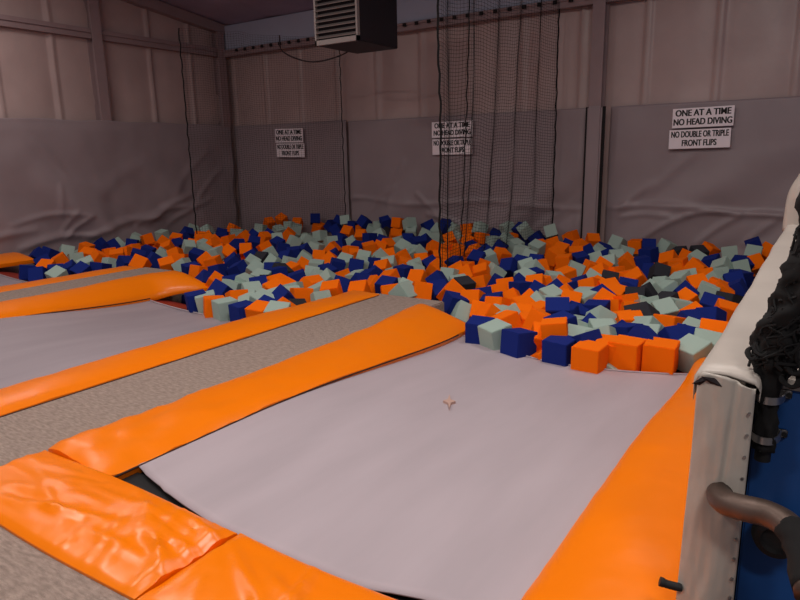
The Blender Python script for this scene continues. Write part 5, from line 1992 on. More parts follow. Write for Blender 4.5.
g -8712 10096 -460 153 16 24 212
o -8713 10313 -460 -21 -134 0 212
o -8768 10680 -460 -188 -21 234 212
b -8609 10860 -460 14 7 284 212
g -11684 8411 -460 -141 -175 -12 212
o -8425 5854 -460 -156 7 159 212
g -8358 6399 -460 -158 -151 0 212
b -8356 6658 -460 122 -163 0 212
b -8269 6932 -460 142 -7 138 212
b -8343 7327 -460 -127 3 313 212
o -8470 7532 -460 -166 177 0 212
o -8416 7809 -460 -168 11 -116 212
o -8325 8482 -460 141 -152 0 212
o -8370 8794 -460 182 166 0 212
b -8356 9397 -460 180 4 -103 212
g -11702 8752 -460 355 5 -68 212
o -8364 9761 -460 -171 17 132 212
o -8481 10131 -460 -161 -1 -266 212
g -8384 10486 -460 -133 -136 0 212
b -8448 10716 -460 144 -165 0 212
g -8286 10860 -460 -205 185 0 212
g -8063 6023 -460 -192 -1 -86 212
o -7996 6337 -460 179 -36 -308 212
g -8125 6708 -460 -307 127 0 212
o -8062 6996 -460 133 6 -13 212
o -8052 7212 -460 -87 -169 -77 212
g -11684 9319 -460 174 -36 151 212
b -8022 7566 -460 -282 168 0 212
o -8034 7829 -460 132 -175 0 212
b -8078 8192 -460 55 -160 -240 212
k -8113 8441 -460 -19 3 -26 212
g -8043 8645 -460 41 153 0 212
b -8130 9050 -460 72 -161 17 212
g -8054 9318 -460 -291 134 0 212
o -8075 9578 -460 -164 -174 0 212
b -8057 9957 -460 13 155 -6 212
b -7999 10214 -460 -163 -125 0 212
b -11684 9538 -460 -270 -181 0 212
o -8118 10465 -460 145 -149 0 212
b -8009 10651 -460 -218 126 -63 212
g -8070 10860 -460 65 174 167 212
b -7781 6036 -460 56 -158 0 212
g -7869 6684 -460 -68 -155 0 212
g -7846 6986 -460 174 -132 0 212
o -7771 7490 -460 -305 -4 -144 212
o -7799 7803 -460 -15 5 137 212
b -7832 8138 -460 -9 148 -159 212
g -7893 8411 -460 -10 332 140 212
o -11685 9844 -460 -331 -153 0 212
b -7821 8763 -460 258 -184 0 212
o -7843 9269 -460 182 -175 0 212
o -7850 9498 -460 7 -13 152 212
o -7818 9785 -460 -156 22 -137 212
b -7788 10044 -460 -106 136 27 212
o -7664 10308 -460 278 50 -138 212
o -7673 10608 -460 155 4 -293 212
b -7854 10860 -460 12 321 150 212
o -7553 6197 -460 -5 -352 83 212
g -7647 6474 -460 203 161 -97 212
o -11900 9860 -460 57 -122 0 212
g -7591 6877 -460 170 -9 -299 212
o -7522 7768 -460 199 31 157 212
o -7516 8122 -460 -53 -163 -210 212
g -7411 8485 -460 -33 -92 -219 212
b -7494 8763 -460 -154 -24 195 212
o -7449 9085 -460 -317 24 -145 212
b -7456 9392 -460 -10 142 174 212
b -7537 9593 -460 -7 -9 -142 212
g -7579 9914 -460 171 -3 -175 212
b -7426 10136 -460 8 50 140 212
o -11900 10262 -460 -114 -14 -282 212
o -7401 10351 -460 -136 -33 -13 212
o -7341 10586 -460 168 -23 -162 212
k -7421 10860 -460 -68 329 -32 212
o -2384 5370 -276 -208 12 197 212
o -6883 5985 -460 164 2 88 212
b -7058 6296 -460 -160 -23 201 212
g -7326 6432 -460 -49 119 0 212
b -7328 6703 -460 -342 10 -150 212
b -7282 6947 -460 -16 -26 311 212
b -7216 7208 -460 -169 -136 0 212
o -11900 10661 -460 112 -139 0 212
o -7408 7406 -460 -320 -36 155 212
b -7183 7639 -460 -215 160 0 212
b -7273 7878 -460 128 9 202 212
o -7139 8187 -460 -323 -3 -156 212
g -7089 8478 -460 331 -157 0 212
o -7167 8679 -460 36 171 204 212
o -7247 8982 -460 6 177 -12 212
o -7142 9312 -460 -172 -130 0 212
o -7286 9632 -460 155 -4 57 212
o -7100 9869 -460 -139 -20 153 212
b -11644 6559 -460 -3 -341 134 212
b -7194 10085 -460 -19 -143 0 212
g -7112 10340 -460 -130 13 302 212
g -7072 10552 -460 -128 10 -165 212
b -7225 10769 -460 188 -173 -41 212
b -6354 4916 -460 -25 135 0 212
o -6426 5137 -460 35 305 42 212
b -6518 5864 -460 22 -1 -161 212
g -6770 6244 -460 184 3 140 212
g -6816 6480 -460 0 127 -144 212
o -6812 6708 -460 -14 -12 -308 212
o -11499 6887 -460 38 1 -305 212
o -11900 6926 -460 259 -198 0 212
b -6944 6916 -460 124 -22 166 212
b -6957 7147 -460 -139 -218 0 212
o -6975 7415 -460 -350 167 0 212
g -6953 7630 -460 -2 316 152 212
o -6896 7897 -460 5 -140 162 212
k -6840 8216 -460 334 -1 -17 212
b -6864 8479 -460 101 -127 59 212
o -6946 9016 -460 -143 10 -209 212
b -6831 9429 -460 -229 163 89 212
b -6876 9700 -460 -174 -12 13 212
g -11508 7178 -460 163 -17 278 212
o -6873 9948 -460 -6 155 0 212
b -6849 10190 -460 152 -160 0 212
b -6856 10450 -460 -118 159 0 212
g -6810 10679 -460 17 147 0 212
o -6929 10860 -460 -322 159 0 212
b -6047 4918 -460 -301 182 0 212
b -6193 5293 -460 19 164 63 212
o -6263 5672 -460 149 36 2 212
g -6299 5970 -460 4 -31 -9 212
g -6504 6275 -460 -33 291 -6 212
b -11636 7841 -460 123 -164 155 212
o -6541 6558 -460 -153 -133 0 212
b -6534 6875 -460 166 106 0 212
b -6557 7110 -460 186 -169 1 212
o -6713 7360 -460 288 -11 -19 212
o -6602 7554 -460 148 -7 -22 212
b -6616 7833 -460 -260 -162 0 212
o -6593 8136 -460 -7 56 51 212
o -6600 8524 -460 -6 319 8 212
g -6584 8757 -460 -165 -14 155 212
b -6593 9015 -460 21 174 23 212
o -11481 8116 -460 -23 -168 143 212
b -6559 9228 -460 292 -37 6 212
o -6593 9581 -460 23 -159 -10 212
o -6613 9961 -460 13 -7 43 212
o -6620 10384 -460 184 149 -92 212
o -6597 10645 -460 -33 -161 182 212
g -6639 10860 -460 197 28 -173 212
b -5736 4866 -460 65 -134 143 212
b -5618 5355 -460 156 0 22 212
o -6029 5604 -460 -155 -7 165 212
g -6087 5924 -460 191 133 0 212
o -11472 8453 -460 -28 -156 0 212
g -6230 6197 -460 -269 -152 5 212
o -6165 6484 -460 181 163 0 212
o -6339 6720 -460 184 -14 -185 212
o -6295 7072 -460 181 21 140 212
o -6314 7341 -460 -5 297 -55 212
g -6347 7600 -460 -139 131 -125 212
b -6349 7908 -460 262 170 -27 212
b -6259 8124 -460 154 16 -163 212
o -6368 8754 -460 171 -12 144 212
o -6378 8988 -460 3 -333 157 212
k -11503 8669 -460 157 1 125 212
b -6300 9356 -460 175 -165 0 212
b -6216 9566 -460 26 -3 -27 212
b -6334 9943 -460 -33 -152 64 212
o -6306 10208 -460 26 8 -302 212
o -6346 10425 -460 -36 -349 -145 212
o -6381 10638 -460 154 171 0 212
g -6381 10860 -460 -155 11 -156 212
b -5459 4870 -460 -291 4 -146 212
o -5400 5129 -460 -17 9 294 212
g -5693 5589 -460 242 152 36 212
g -11531 9107 -460 -146 -22 22 212
g -5782 5826 -460 4 3 142 212
b -5926 6180 -460 -188 -26 133 212
b -5889 6475 -460 198 167 0 212
b -5959 6712 -460 160 30 14 212
g -5984 6981 -460 16 -28 150 212
o -6002 7196 -460 314 12 147 212
o -6084 7523 -460 44 -9 -168 212
o -6005 7817 -460 260 145 -76 212
b -5974 8139 -460 -97 163 -141 212
b -6074 8487 -460 -308 -4 -23 212
g -11472 9362 -460 312 6 -17 212
o -6094 8813 -460 -143 -13 2 212
o -6076 9029 -460 16 246 3 212
g -5963 9258 -460 -308 20 -2 212
b -5935 9558 -460 135 -20 298 212
g -6072 9793 -460 -137 14 145 212
o -6068 10100 -460 334 7 109 212
g -5927 10413 -460 -43 -15 43 212
b -6101 10650 -460 7 301 58 212
b -6031 10860 -460 -342 103 -67 212
o -5429 5612 -460 -89 158 171 212
o -11507 9662 -460 108 150 0 212
g -5566 5809 -460 29 -10 304 212
g -5669 6067 -460 -125 170 179 212
o -5594 6408 -460 -64 -155 177 212
g -5670 6732 -460 -87 -160 80 212
o -5617 7138 -460 110 138 185 212
o -5813 7621 -460 -147 3 169 212
k -5762 7831 -460 80 142 56 212
g -5723 8066 -460 30 143 -293 212
o -5685 8388 -460 202 -158 0 212
o -5727 8749 -460 -7 -47 228 212
b -11481 9916 -460 181 159 0 212
b -5710 9069 -460 163 6 -147 212
o -5761 9333 -460 9 -26 309 212
b -5705 10058 -460 -72 -156 36 212
g -5629 10336 -460 -7 -8 -122 212
o -5705 10644 -460 -187 -137 -110 212
k -5712 10860 -460 128 129 151 212
g -5197 4873 -460 162 -10 146 212
o -5274 5384 -460 153 11 107 212
g -5353 5840 -460 -319 0 147 212
g -5414 6095 -460 -137 -22 302 212
g -11576 10124 -460 318 -179 0 212
o -11900 7511 -460 -111 137 0 212
g -5351 6323 -460 142 125 -49 212
o -5472 6647 -460 4 18 7 212
g -5426 6904 -460 -132 -145 19 212
o -5372 7266 -460 -58 -147 36 212
g -5556 7607 -460 -236 -136 0 212
o -5383 7835 -460 192 -39 -179 212
o -5440 8167 -460 33 -198 0 212
b -5353 8513 -460 186 -164 0 212
o -5380 8762 -460 -5 -5 -151 212
g -5486 9076 -460 47 113 75 212
b -11648 10395 -460 -168 0 152 212
b -5430 9332 -460 -271 154 31 212
o -5473 9777 -460 159 159 0 212
o -5442 10041 -460 -242 -139 0 212
b -5402 10347 -460 38 118 57 212
o -5461 10566 -460 179 -151 -60 212
b -5386 10768 -460 141 -145 179 212
b -4953 4896 -460 -29 -166 0 212
b -5090 5242 -460 -143 18 267 212
o -4898 5512 -460 -148 4 169 212
b -5093 5830 -460 18 324 150 212
g -11662 10641 -460 24 28 -154 212
g -5075 6096 -460 155 -183 119 212
o -5117 6390 -460 -168 -4 -163 212
k -5182 6678 -460 198 -119 0 212
b -5214 7038 -460 -182 -15 -147 212
g -5089 7377 -460 254 152 0 212
o -5158 7648 -460 -1 -137 0 212
g -5055 7917 -460 27 -40 -309 212
o -5137 8222 -460 136 149 0 212
o -5085 8432 -460 181 7 -314 212
o -5135 8762 -460 -220 182 0 212
g -11660 10860 -460 -1 -144 0 212
o -5231 9028 -460 -1 157 139 212
b -5147 9227 -460 171 -38 279 212
o -5169 9613 -460 132 -154 0 212
g -5202 9970 -460 301 -7 102 212
o -5135 10248 -460 -190 -29 169 212
g -5110 10693 -460 -10 141 -219 212
b -4941 10860 -460 71 -167 0 212
b -4900 5105 -460 -156 -15 270 212
b -4867 5781 -460 28 -179 301 212
o -4841 6005 -460 181 145 0 212
o -11197 6029 -460 -132 -8 41 212
o -4934 6274 -460 -1 343 -8 212
g -4825 6527 -460 -45 166 -207 212
o -4742 6940 -460 186 164 47 212
g -4818 7525 -460 132 166 0 212
b -4854 7816 -460 159 -11 287 212
g -4789 8151 -460 -306 -173 0 212
g -4803 8388 -460 -238 -122 -96 212
o -4903 8795 -460 18 51 -301 212
o -4804 9029 -460 269 -160 -68 212
o -4853 9292 -460 -131 -11 26 212
o -11218 6363 -460 153 -166 0 212
b -4772 9691 -460 166 -139 0 212
b -4743 10014 -460 -156 29 -266 212
g -4834 10272 -460 178 -24 -171 212
g -4901 10495 -460 -48 162 -64 212
o -4770 10666 -460 -26 -141 0 212
o -4389 6266 -460 -111 -178 -15 212
b -4522 6665 -460 -27 -3 -293 212
b -4498 6957 -460 -37 -167 191 212
o -4510 7287 -460 36 -166 123 212
g -4561 7634 -460 307 167 5 212
b -11338 6602 -460 -77 172 0 212
b -4601 7881 -460 -141 -5 -164 212
b -4566 8209 -460 54 146 209 212
b -4491 8412 -460 -179 -153 0 212
o -4522 8711 -460 176 149 -137 212
o -4453 9331 -460 -194 173 99 212
k -4484 9640 -460 -153 13 -132 212
g -4489 9877 -460 181 169 5 212
g -4496 10163 -460 -78 182 100 212
g -4556 10453 -460 134 -16 -192 212
o -4519 10691 -460 -205 -154 21 212
b -11287 6845 -460 -163 21 -120 212
b -4192 6452 -460 -162 -13 175 212
o -4186 6730 -460 -3 288 50 212
o -4233 7249 -460 341 -4 131 212
g -4292 7628 -460 -33 -10 -3 212
b -4342 7853 -460 309 19 142 212
b -4263 8197 -460 197 13 -177 212
o -4241 8504 -460 1 144 -17 212
o -4269 8744 -460 -67 141 0 212
b -4294 9086 -460 -56 159 142 212
g -4221 9622 -460 -14 -14 -129 212
b -11269 7265 -460 280 -155 0 212
b -4210 10161 -460 -14 140 0 212
o -4284 10413 -460 -26 -23 170 212
b -4252 10657 -460 124 -144 0 212
o -4178 10860 -460 -177 140 0 212
b -3917 6345 -460 -306 -166 -31 212
g -3896 6629 -460 -322 154 0 212
g -3941 6920 -460 -25 -185 -39 212
o -3913 7189 -460 -48 337 -31 212
o -4020 7645 -460 -326 1 -62 212
o -4071 7943 -460 -176 -1 307 212
o -11357 7563 -460 -289 -121 0 212
g -3964 8208 -460 171 28 -20 212
o -4025 8494 -460 86 -136 -94 212
b -3847 8718 -460 -148 0 -122 212
b -3977 9004 -460 1 107 300 212
g -3927 9330 -460 -114 -130 -137 212
b -4002 9918 -460 -27 323 -15 212
o -3941 10433 -460 96 -154 0 212
o -3970 10681 -460 -240 174 0 212
o -3605 6308 -460 164 -7 9 212
o -3585 6711 -460 121 -162 -5 212
o -11354 7907 -460 25 -169 0 212
b -11900 7782 -460 -14 -10 37 212
o -3643 7208 -460 -275 149 -7 212
b -3742 7520 -460 -160 25 173 212
b -3674 7789 -460 4 -5 -11 212
b -3685 8124 -460 -311 -176 -11 212
b -3757 8415 -460 -160 11 -312 212
g -3607 8675 -460 2 21 22 212
b -3681 9042 -460 77 -144 203 212
o -3613 9370 -460 153 28 5 212
k -3684 9640 -460 122 6 -13 212
g -3786 9939 -460 5 -328 -14 212
o -11284 8216 -460 190 -161 127 212
o -3636 10237 -460 -304 170 0 212
g -3638 10468 -460 152 -21 304 212
b -3636 10818 -460 -6 -14 28 212
g -3848 10860 -460 10 -326 -84 212
g -3354 6331 -460 172 -16 304 212
o -3322 6545 -460 136 15 -177 212
o -3454 6899 -460 104 -161 0 212
b -3297 7141 -460 112 -18 -295 212
g -3310 7487 -460 0 -9 311 212
g -3395 7792 -460 -9 -157 -123 212
o -11255 8465 -460 179 -145 0 212
k -3371 8089 -460 156 5 164 212
b -3467 8511 -460 -304 21 -143 212
b -3337 8827 -460 159 -3 -152 212
g -3426 9037 -460 168 -154 0 212
k -3399 9252 -460 -298 6 143 212
g -3380 9564 -460 15 -154 0 212
o -3448 9999 -460 -180 -32 279 212
b -3383 10242 -460 122 133 -28 212
o -3285 10448 -460 248 -170 0 212
g -3252 10729 -460 -16 -298 -7 212
g -11282 8696 -460 35 29 146 212
b -3424 10860 -460 -13 1 -307 212
o -3095 6411 -460 113 -155 0 212
g -3039 6664 -460 310 26 156 212
o -2994 7053 -460 12 8 13 212
o -2937 7283 -460 9 101 -18 212
g -2961 7591 -460 -5 -13 313 212
g -3021 7887 -460 147 -25 13 212
o -2994 8174 -460 -157 -66 -159 212
o -3020 8500 -460 280 58 -5 212
k -3046 8814 -460 236 164 0 212
o -11286 8986 -460 161 8 158 212
g -3166 9037 -460 -163 -152 9 212
o -3119 9274 -460 -149 2 161 212
o -3069 9668 -460 148 -160 0 212
g -3116 9920 -460 -95 191 62 212
g -3090 10191 -460 270 161 0 212
o -3020 10442 -460 180 -216 -44 212
b -2989 10661 -460 -10 -172 0 212
b -3074 10860 -460 78 -164 51 212
b -2619 5722 -460 331 -187 0 212
b -2686 5927 -460 -157 35 -129 212
b -11152 9381 -460 322 6 105 212
g -2892 5996 -460 105 -1 28 212
b -2744 6402 -460 -286 -163 -40 212
g -2768 6660 -460 20 -7 -270 212
g -2738 6917 -460 176 -44 -283 212
o -2650 7221 -460 -205 -147 0 212
o -2748 7631 -460 -20 1 -160 212
b -2773 7886 -460 195 -136 0 212
g -2624 8199 -460 -124 -171 -5 212
o -2647 8414 -460 154 179 0 212
o -2639 8801 -460 -271 173 0 212
o -11281 9581 -460 297 -159 0 212
g -2805 9100 -460 -338 3 -15 212
o -2735 9343 -460 12 -131 0 212
o -2747 9647 -460 -157 20 -185 212
b -2901 9900 -460 -167 -130 0 212
g -2784 10117 -460 129 13 -309 212
o -2798 10380 -460 126 16 -153 212
o -2774 10635 -460 305 -160 0 212
o -2721 10860 -460 -324 -156 0 212
b -2834 5740 -460 -183 203 0 212
b -2455 5580 -460 169 -153 111 212
o -11226 9843 -460 16 337 133 212
g -2423 5813 -460 164 -147 0 212
g -2431 6082 -460 317 3 -11 212
b -2482 6350 -460 -106 -185 -9 212
o -2480 6636 -460 310 159 0 212
b -2313 7110 -460 -3 -29 66 212
o -2374 7362 -460 33 10 25 212
g -2540 7572 -460 -21 -151 53 212
b -2459 7816 -460 6 -34 44 212
b -2404 8181 -460 2 24 7 212
g -2374 8397 -460 3 131 0 212
b -11226 10168 -460 -275 155 0 212
o -2479 9036 -460 169 5 300 212
g -2480 9308 -460 -184 -4 240 212
b -2486 9593 -460 -28 7 162 212
b -2526 9887 -460 -27 -279 1 212
o -2420 10131 -460 -33 20 -4 212
o -2531 10376 -460 -52 149 0 212
g -2470 10645 -460 -255 154 0 212
g -2447 10860 -460 -284 -187 0 212
b -2499 5368 -460 143 -5 13 212
b -2221 5535 -460 -145 -139 0 212
o -11402 10404 -460 157 28 241 212
o -2216 5878 -460 136 149 0 212
o -2127 6097 -460 -97 163 -86 212
b -2195 6425 -460 -10 29 170 212
b -2238 6785 -460 -288 145 0 212
b -2058 7274 -460 48 -137 -217 212
o -2146 7551 -460 -149 169 -152 212
g -2144 7809 -460 315 -34 132 212
b -2121 8202 -460 -145 -30 -291 212
o -2085 8500 -460 31 -161 5 212
k -2142 8743 -460 -257 10 164 212
b -11427 10860 -460 16 -122 -187 212
o -11900 8207 -460 -336 13 -71 212
b -2149 9051 -460 278 155 0 212
g -2202 9351 -460 24 -156 -298 212
b -2252 9561 -460 26 -150 -70 212
g -2258 9903 -460 333 190 0 212
b -2096 10157 -460 58 -163 138 212
o -2201 10374 -460 -1 4 22 212
o -2089 10659 -460 -151 -5 -104 212
o -2169 10860 -460 138 202 0 212
g -2292 5304 -460 -188 124 0 212
o -1985 5606 -460 -151 -11 146 212
b -10973 6065 -460 148 0 -282 212
b -1951 5820 -460 -17 -298 -153 212
k -1912 6114 -460 -303 142 0 212
o -1904 6416 -460 -6 -10 -183 212
o -1933 6719 -460 -198 164 0 212
b -1908 6977 -460 -167 -170 143 212
b -1848 7371 -460 218 -177 82 212
k -1840 7599 -460 44 145 -137 212
g -1783 7856 -460 87 140 149 212
o -1817 8762 -460 -17 -142 0 212
k -1934 9026 -460 49 -166 -204 212
k -11002 6367 -460 29 -8 -305 212
g -1835 9302 -460 260 14 -138 212
b -1850 9619 -460 -170 3 158 212
b -1900 9906 -460 -177 129 0 212
g -1780 10192 -460 -142 -20 -40 212
o -1771 10458 -460 -148 -134 167 212
o -1873 10649 -460 41 161 79 212
b -1919 10860 -460 -324 -6 -42 212
o -2023 5340 -460 144 167 0 212
g -1740 5661 -460 37 161 0 212
b -1715 5951 -460 -12 -177 -149 212
o -11130 6994 -460 -251 -173 0 212
b -1617 6192 -460 291 -171 0 212
b -1614 6484 -460 -61 146 46 212
o -1521 6880 -460 -67 -169 -151 212
o -1549 7315 -460 306 148 0 212
o -1575 7555 -460 324 186 0 212
k -1556 7811 -460 -146 16 -146 212
b -1556 8102 -460 112 169 156 212
g -1620 8314 -460 -8 9 30 212
o -1541 8668 -460 -7 5 117 212
g -1576 9034 -460 245 -175 55 212
o -10981 7237 -460 238 -178 68 212
b -1581 9284 -460 -272 -164 0 212
b -1491 9611 -460 -105 120 0 212
o -1395 9890 -460 -117 -24 -138 212
k -1497 10105 -460 -176 -143 0 212
b -1518 10452 -460 -193 165 -60 212
g -1547 10666 -460 208 182 -91 212
o -1733 5265 -460 -112 159 0 212
o -1440 5597 -460 -138 9 -291 212
b -1432 6070 -460 -325 161 0 212
o -1357 6332 -460 61 -165 -235 212
o -11057 7545 -460 -219 -170 77 212
b -1266 6527 -460 241 143 -53 212
o -1268 6752 -460 -142 151 0 212
b -1222 6963 -460 -167 174 0 212
b -1258 7184 -460 -5 152 145 212
b -1348 7518 -460 -277 -132 0 212
o -1325 7860 -460 199 -199 -76 212
o -1280 8261 -460 16 9 -284 212
b -1302 8503 -460 -4 -23 170 212
o -1273 8718 -460 135 129 0 212
b -1305 9117 -460 -199 161 -76 212
b -11014 7951 -460 -149 15 149 212
o -1270 9331 -460 47 172 0 212
b -1160 9593 -460 3 3 265 212
g -1180 9983 -460 141 152 -11 212
g -1294 10346 -460 -125 164 137 212
b -1269 10744 -460 -1 -8 169 212
o -1452 10860 -460 -142 18 -161 212
o -1525 5208 -460 147 34 139 212
g -1194 5664 -460 -24 -1 -134 212
g -1116 6012 -460 -98 -154 59 212
o -944 6293 -460 126 139 118 212
g -11058 8163 -460 148 149 -24 212
o -981 6506 -460 26 167 204 212
o -936 6931 -460 63 163 -241 212
o -987 7171 -460 198 138 0 212
b -1057 7416 -460 -132 0 -299 212
o -1108 7933 -460 -3 -341 134 212
g -933 8188 -460 112 159 139 212
b -976 8552 -460 -187 140 0 212
b -925 9084 -460 -160 -5 291 212
b -939 9299 -460 -136 166 0 212
b -958 9515 -460 159 -23 129 212
o -11056 8379 -460 -8 34 -168 212
b -995 9832 -460 -173 -2 282 212
o -947 10206 -460 -158 1 -4 212
b -851 10472 -460 8 -155 -286 212
g -991 10666 -460 40 -324 -65 212
o -1087 10860 -460 -326 -170 0 212
b -1271 5280 -460 -333 150 0 212
o -628 6053 -460 -163 170 0 212
o -729 6265 -460 -11 -170 0 212
o -707 6517 -460 3 142 176 212
g -638 6730 -460 57 146 247 212
g -11030 8659 -460 136 1 294 212
g -726 6980 -460 -227 -158 -80 212
g -630 7218 -460 159 32 164 212
o -618 7618 -460 168 20 159 212
o -608 7935 -460 -130 -1 12 212
g -476 8213 -460 154 -34 -140 212
b -582 8497 -460 -278 153 0 212
o -652 8714 -460 5 177 -144 212
g -501 9099 -460 22 4 -123 212
g -666 9239 -460 -38 182 0 212
b -699 9710 -460 153 -40 65 212
g -10970 9075 -460 126 -1 -33 212
o -11900 8418 -460 324 171 0 212
g -708 10214 -460 182 -12 102 212
g -507 10425 -460 12 158 0 212
b -496 10662 -460 -152 164 0 212
o -582 10860 -460 -25 191 99 212
b -11900 5966 -460 151 -1 298 212
b -11900 6527 -227 96 132 0 212
g -11900 7109 -348 -321 -10 22 212
b -11900 7278 -215 -61 -161 -27 212
o -11900 7654 -290 15 -238 -171 212
g -11900 7942 -251 -64 171 217 212
b -10799 9301 -460 -32 168 0 212
o -11900 8190 -245 187 164 17 212
o -11900 8406 -244 -171 -136 23 212
o -11900 8628 -460 47 226 173 212
b -11900 8969 -258 113 12 312 212
g -11900 9188 -243 76 -175 -86 212
g -11900 9544 -244 -5 -190 0 212
o -11900 9454 -460 -160 7 -2 212
o -11900 9658 -460 225 -34 -3 212
b -11900 10428 -246 154 6 -136 212
g -11900 10860 -231 115 145 0 212
o -11043 9611 -460 165 -27 -169 212
b -11900 7001 -160 29 -163 -217 212
b -11786 6350 -276 -178 24 167 212
o -11752 6664 -305 -310 4 -136 212
g -11900 6791 -212 73 177 -196 212
b -11900 7485 -160 -253 -11 69 212
g -11765 7787 -186 -235 176 0 212
g -11900 7995 -460 174 -104 -7 212
o -11665 8250 -276 -148 32 275 212
g -11731 8539 -290 82 -156 -210 212
o -11900 8713 -252 136 45 0 212
o -10979 9835 -460 -145 3 303 212
o -11698 8969 -460 -167 43 -151 212
b -11777 9366 -256 311 165 0 212
o -11873 9759 -245 146 -199 0 212
o -11900 9996 -244 -154 -171 0 212
g -11900 10212 -235 -42 174 0 212
o -11900 10644 -244 -164 127 0 212
o -11535 6121 -460 315 -24 -155 212
o -11595 6353 -419 -197 -15 -15 212
o -11540 6701 -328 -27 9 -302 212
b -11645 6986 -301 -151 -26 181 212
b -10954 10175 -460 -160 151 0 212
o -11565 7293 -286 -123 132 0 212
o -11600 7476 -460 -316 -153 0 212
g -11539 7765 -281 -22 -17 138 212
o -11428 8192 -265 -87 151 -142 212
g -11543 8427 -257 -123 124 51 212
o -11592 8745 -262 329 26 4 212
g -11661 9007 -250 146 -152 0 212
g -11612 9217 -284 -315 -138 0 212
g -11580 9459 -287 302 132 0 212
b -11599 9765 -278 163 -151 0 212
b -11078 10443 -460 -189 124 0 212
o -11659 10001 -303 175 -30 167 212
b -11702 10236 -324 172 6 -9 212
o -11682 10488 -268 -43 -153 -130 212
o -11628 10698 -254 320 -12 -8 212
b -11295 6184 -345 -270 159 0 212
g -11318 6462 -296 162 2 28 212
g -11333 6737 -278 136 -17 170 212
b -11411 7036 -330 144 155 0 212
b -11355 7244 -263 -4 148 177 212
o -11208 7537 -306 -159 -144 20 212
g -11234 10673 -460 -144 19 258 212
o -11326 7801 -272 -264 20 5 212
o -11195 8083 -313 58 143 0 212
g -11333 8556 -280 -169 -10 8 212
g -11380 8780 -287 -162 143 0 212
o -11363 9024 -261 130 -18 -291 212
o -11353 9222 -347 75 134 -224 212
o -11281 9648 -254 50 -31 165 212
g -11365 9848 -291 -309 -18 -137 212
b -11331 10260 -295 -3 28 291 212
b -11297 10525 -315 -148 9 -232 212
o -10736 6107 -460 24 16 -291 212
o -11126 10860 -460 -2 -208 -39 212
o -10909 5988 -268 9 291 6 212
b -10979 6217 -306 -9 15 -308 212
o -11090 6687 -460 -305 3 4 212
g -11087 7095 -274 32 -169 -215 212
o -11045 7360 -294 370 3 147 212
o -10884 7561 -330 -162 200 22 212
g -11115 7826 -315 -50 15 -297 212
g -10910 8127 -306 334 11 0 212
o -10944 8474 -301 -3 -4 179 212
g -10644 6410 -460 -298 -9 -154 212
b -11139 8789 -326 -161 -7 14 212
b -11074 8992 -290 164 4 -159 212
b -11073 9255 -303 326 -46 30 212
g -10919 9493 -328 21 -326 -59 212
b -10935 9758 -263 17 -138 0 212
o -11087 10042 -353 -163 11 -179 212
g -11014 10310 -302 220 -176 0 212
o -11000 10661 -425 -25 92 258 212
b -10909 10860 -460 19 10 -199 212
b -10664 5984 -298 -157 205 0 212
o -10793 6629 -460 191 167 0 212
o -10747 6278 -323 164 6 -291 212
o -10625 6696 -341 -245 150 0 212
b -10827 7270 -312 -22 -15 -10 212
g -10587 7571 -286 -40 -146 69 212
g -10705 7954 -303 -131 181 0 212
o -10635 8216 -340 -176 20 -300 212
o -10713 8529 -336 -154 -7 171 212
o -10781 8846 -305 -174 9 -194 212
o -10733 9138 -334 337 -169 0 212
o -10666 9397 -319 -133 178 0 212
o -10844 6934 -460 181 2 -210 212
g -11900 8837 -460 -147 5 293 212
o -10664 9706 -301 289 -1 -81 212
o -10718 9992 -268 314 183 0 212
g -10733 10225 -290 56 186 -242 212
g -10650 10516 -330 141 -145 -78 212
b -10930 10584 -204 -42 -66 302 212
g -10400 6078 -293 -162 184 0 212
g -10369 6806 -349 -219 182 0 212
g -10529 7289 -298 95 177 67 212
b -10505 7875 -276 33 -147 295 212
b -10427 8270 -320 -18 -160 206 212
o -10672 7299 -460 168 23 199 212
o -10443 8539 -273 158 148 -114 212
g -10541 8731 -295 162 27 42 212
o -10391 9228 -342 98 1 -302 212
o -10371 9528 -294 -8 119 257 212
g -10361 9819 -307 29 -194 -168 212
g -10374 10045 -314 -127 -140 141 212
o -10458 10283 -285 -22 -330 -143 212
g -10415 10535 -378 -33 257 166 212
g -10504 10754 -239 -184 -26 195 212
b -10209 5979 -317 16 160 -304 212
o -10713 7544 -460 -16 -161 -277 212
b -10177 6232 -330 275 122 74 212
g -10215 6627 -321 346 41 -66 212
o -10310 7066 -460 278 -36 -8 212
o -10195 7381 -394 110 -90 2 212
b -10239 7643 -390 -24 75 -34 212
b -10187 7875 -460 -117 -248 -65 212
o -10129 8106 -460 -35 164 258 212
g -10233 8572 -312 -309 45 43 212
g -10199 8917 -271 -139 -15 -107 212
b -10006 9275 -288 167 -175 0 212
b -10729 7807 -460 30 122 0 212
b -10085 9569 -307 -177 183 0 212
o -10129 9918 -290 -164 10 127 212
g -10197 10261 -310 -9 5 7 212
g -10184 10476 -325 131 125 141 212
g -10013 10860 -303 142 104 166 212
o -9915 6110 -311 121 -25 166 212
g -9856 6487 -313 -5 -30 16 212
o -9898 6770 -314 155 -31 145 212
g -9778 7012 -316 42 144 182 212
b -9666 7293 -334 -327 -21 1 212
b -10763 8090 -460 -21 147 0 212
o -9854 7588 -349 -209 169 79 212
g -9823 7834 -277 268 -157 0 212
o -9859 8159 -460 151 -28 -14 212
o -9812 8431 -440 199 -238 14 212
o -9972 8711 -298 31 143 -152 212
b -9804 8967 -303 -189 137 0 212
b -9760 9238 -319 53 -137 0 212
o -9851 9517 -261 166 -1 -29 212
o -9915 10036 -349 -79 -175 68 212
b -9889 10268 -328 -18 -15 -304 212
o -10814 8383 -460 -363 154 0 212
o -9954 10500 -358 122 -180 -97 212
g -9806 10859 -240 11 -27 158 212
b -9623 6212 -382 58 -340 148 212
g -9641 6485 -290 326 6 5 212
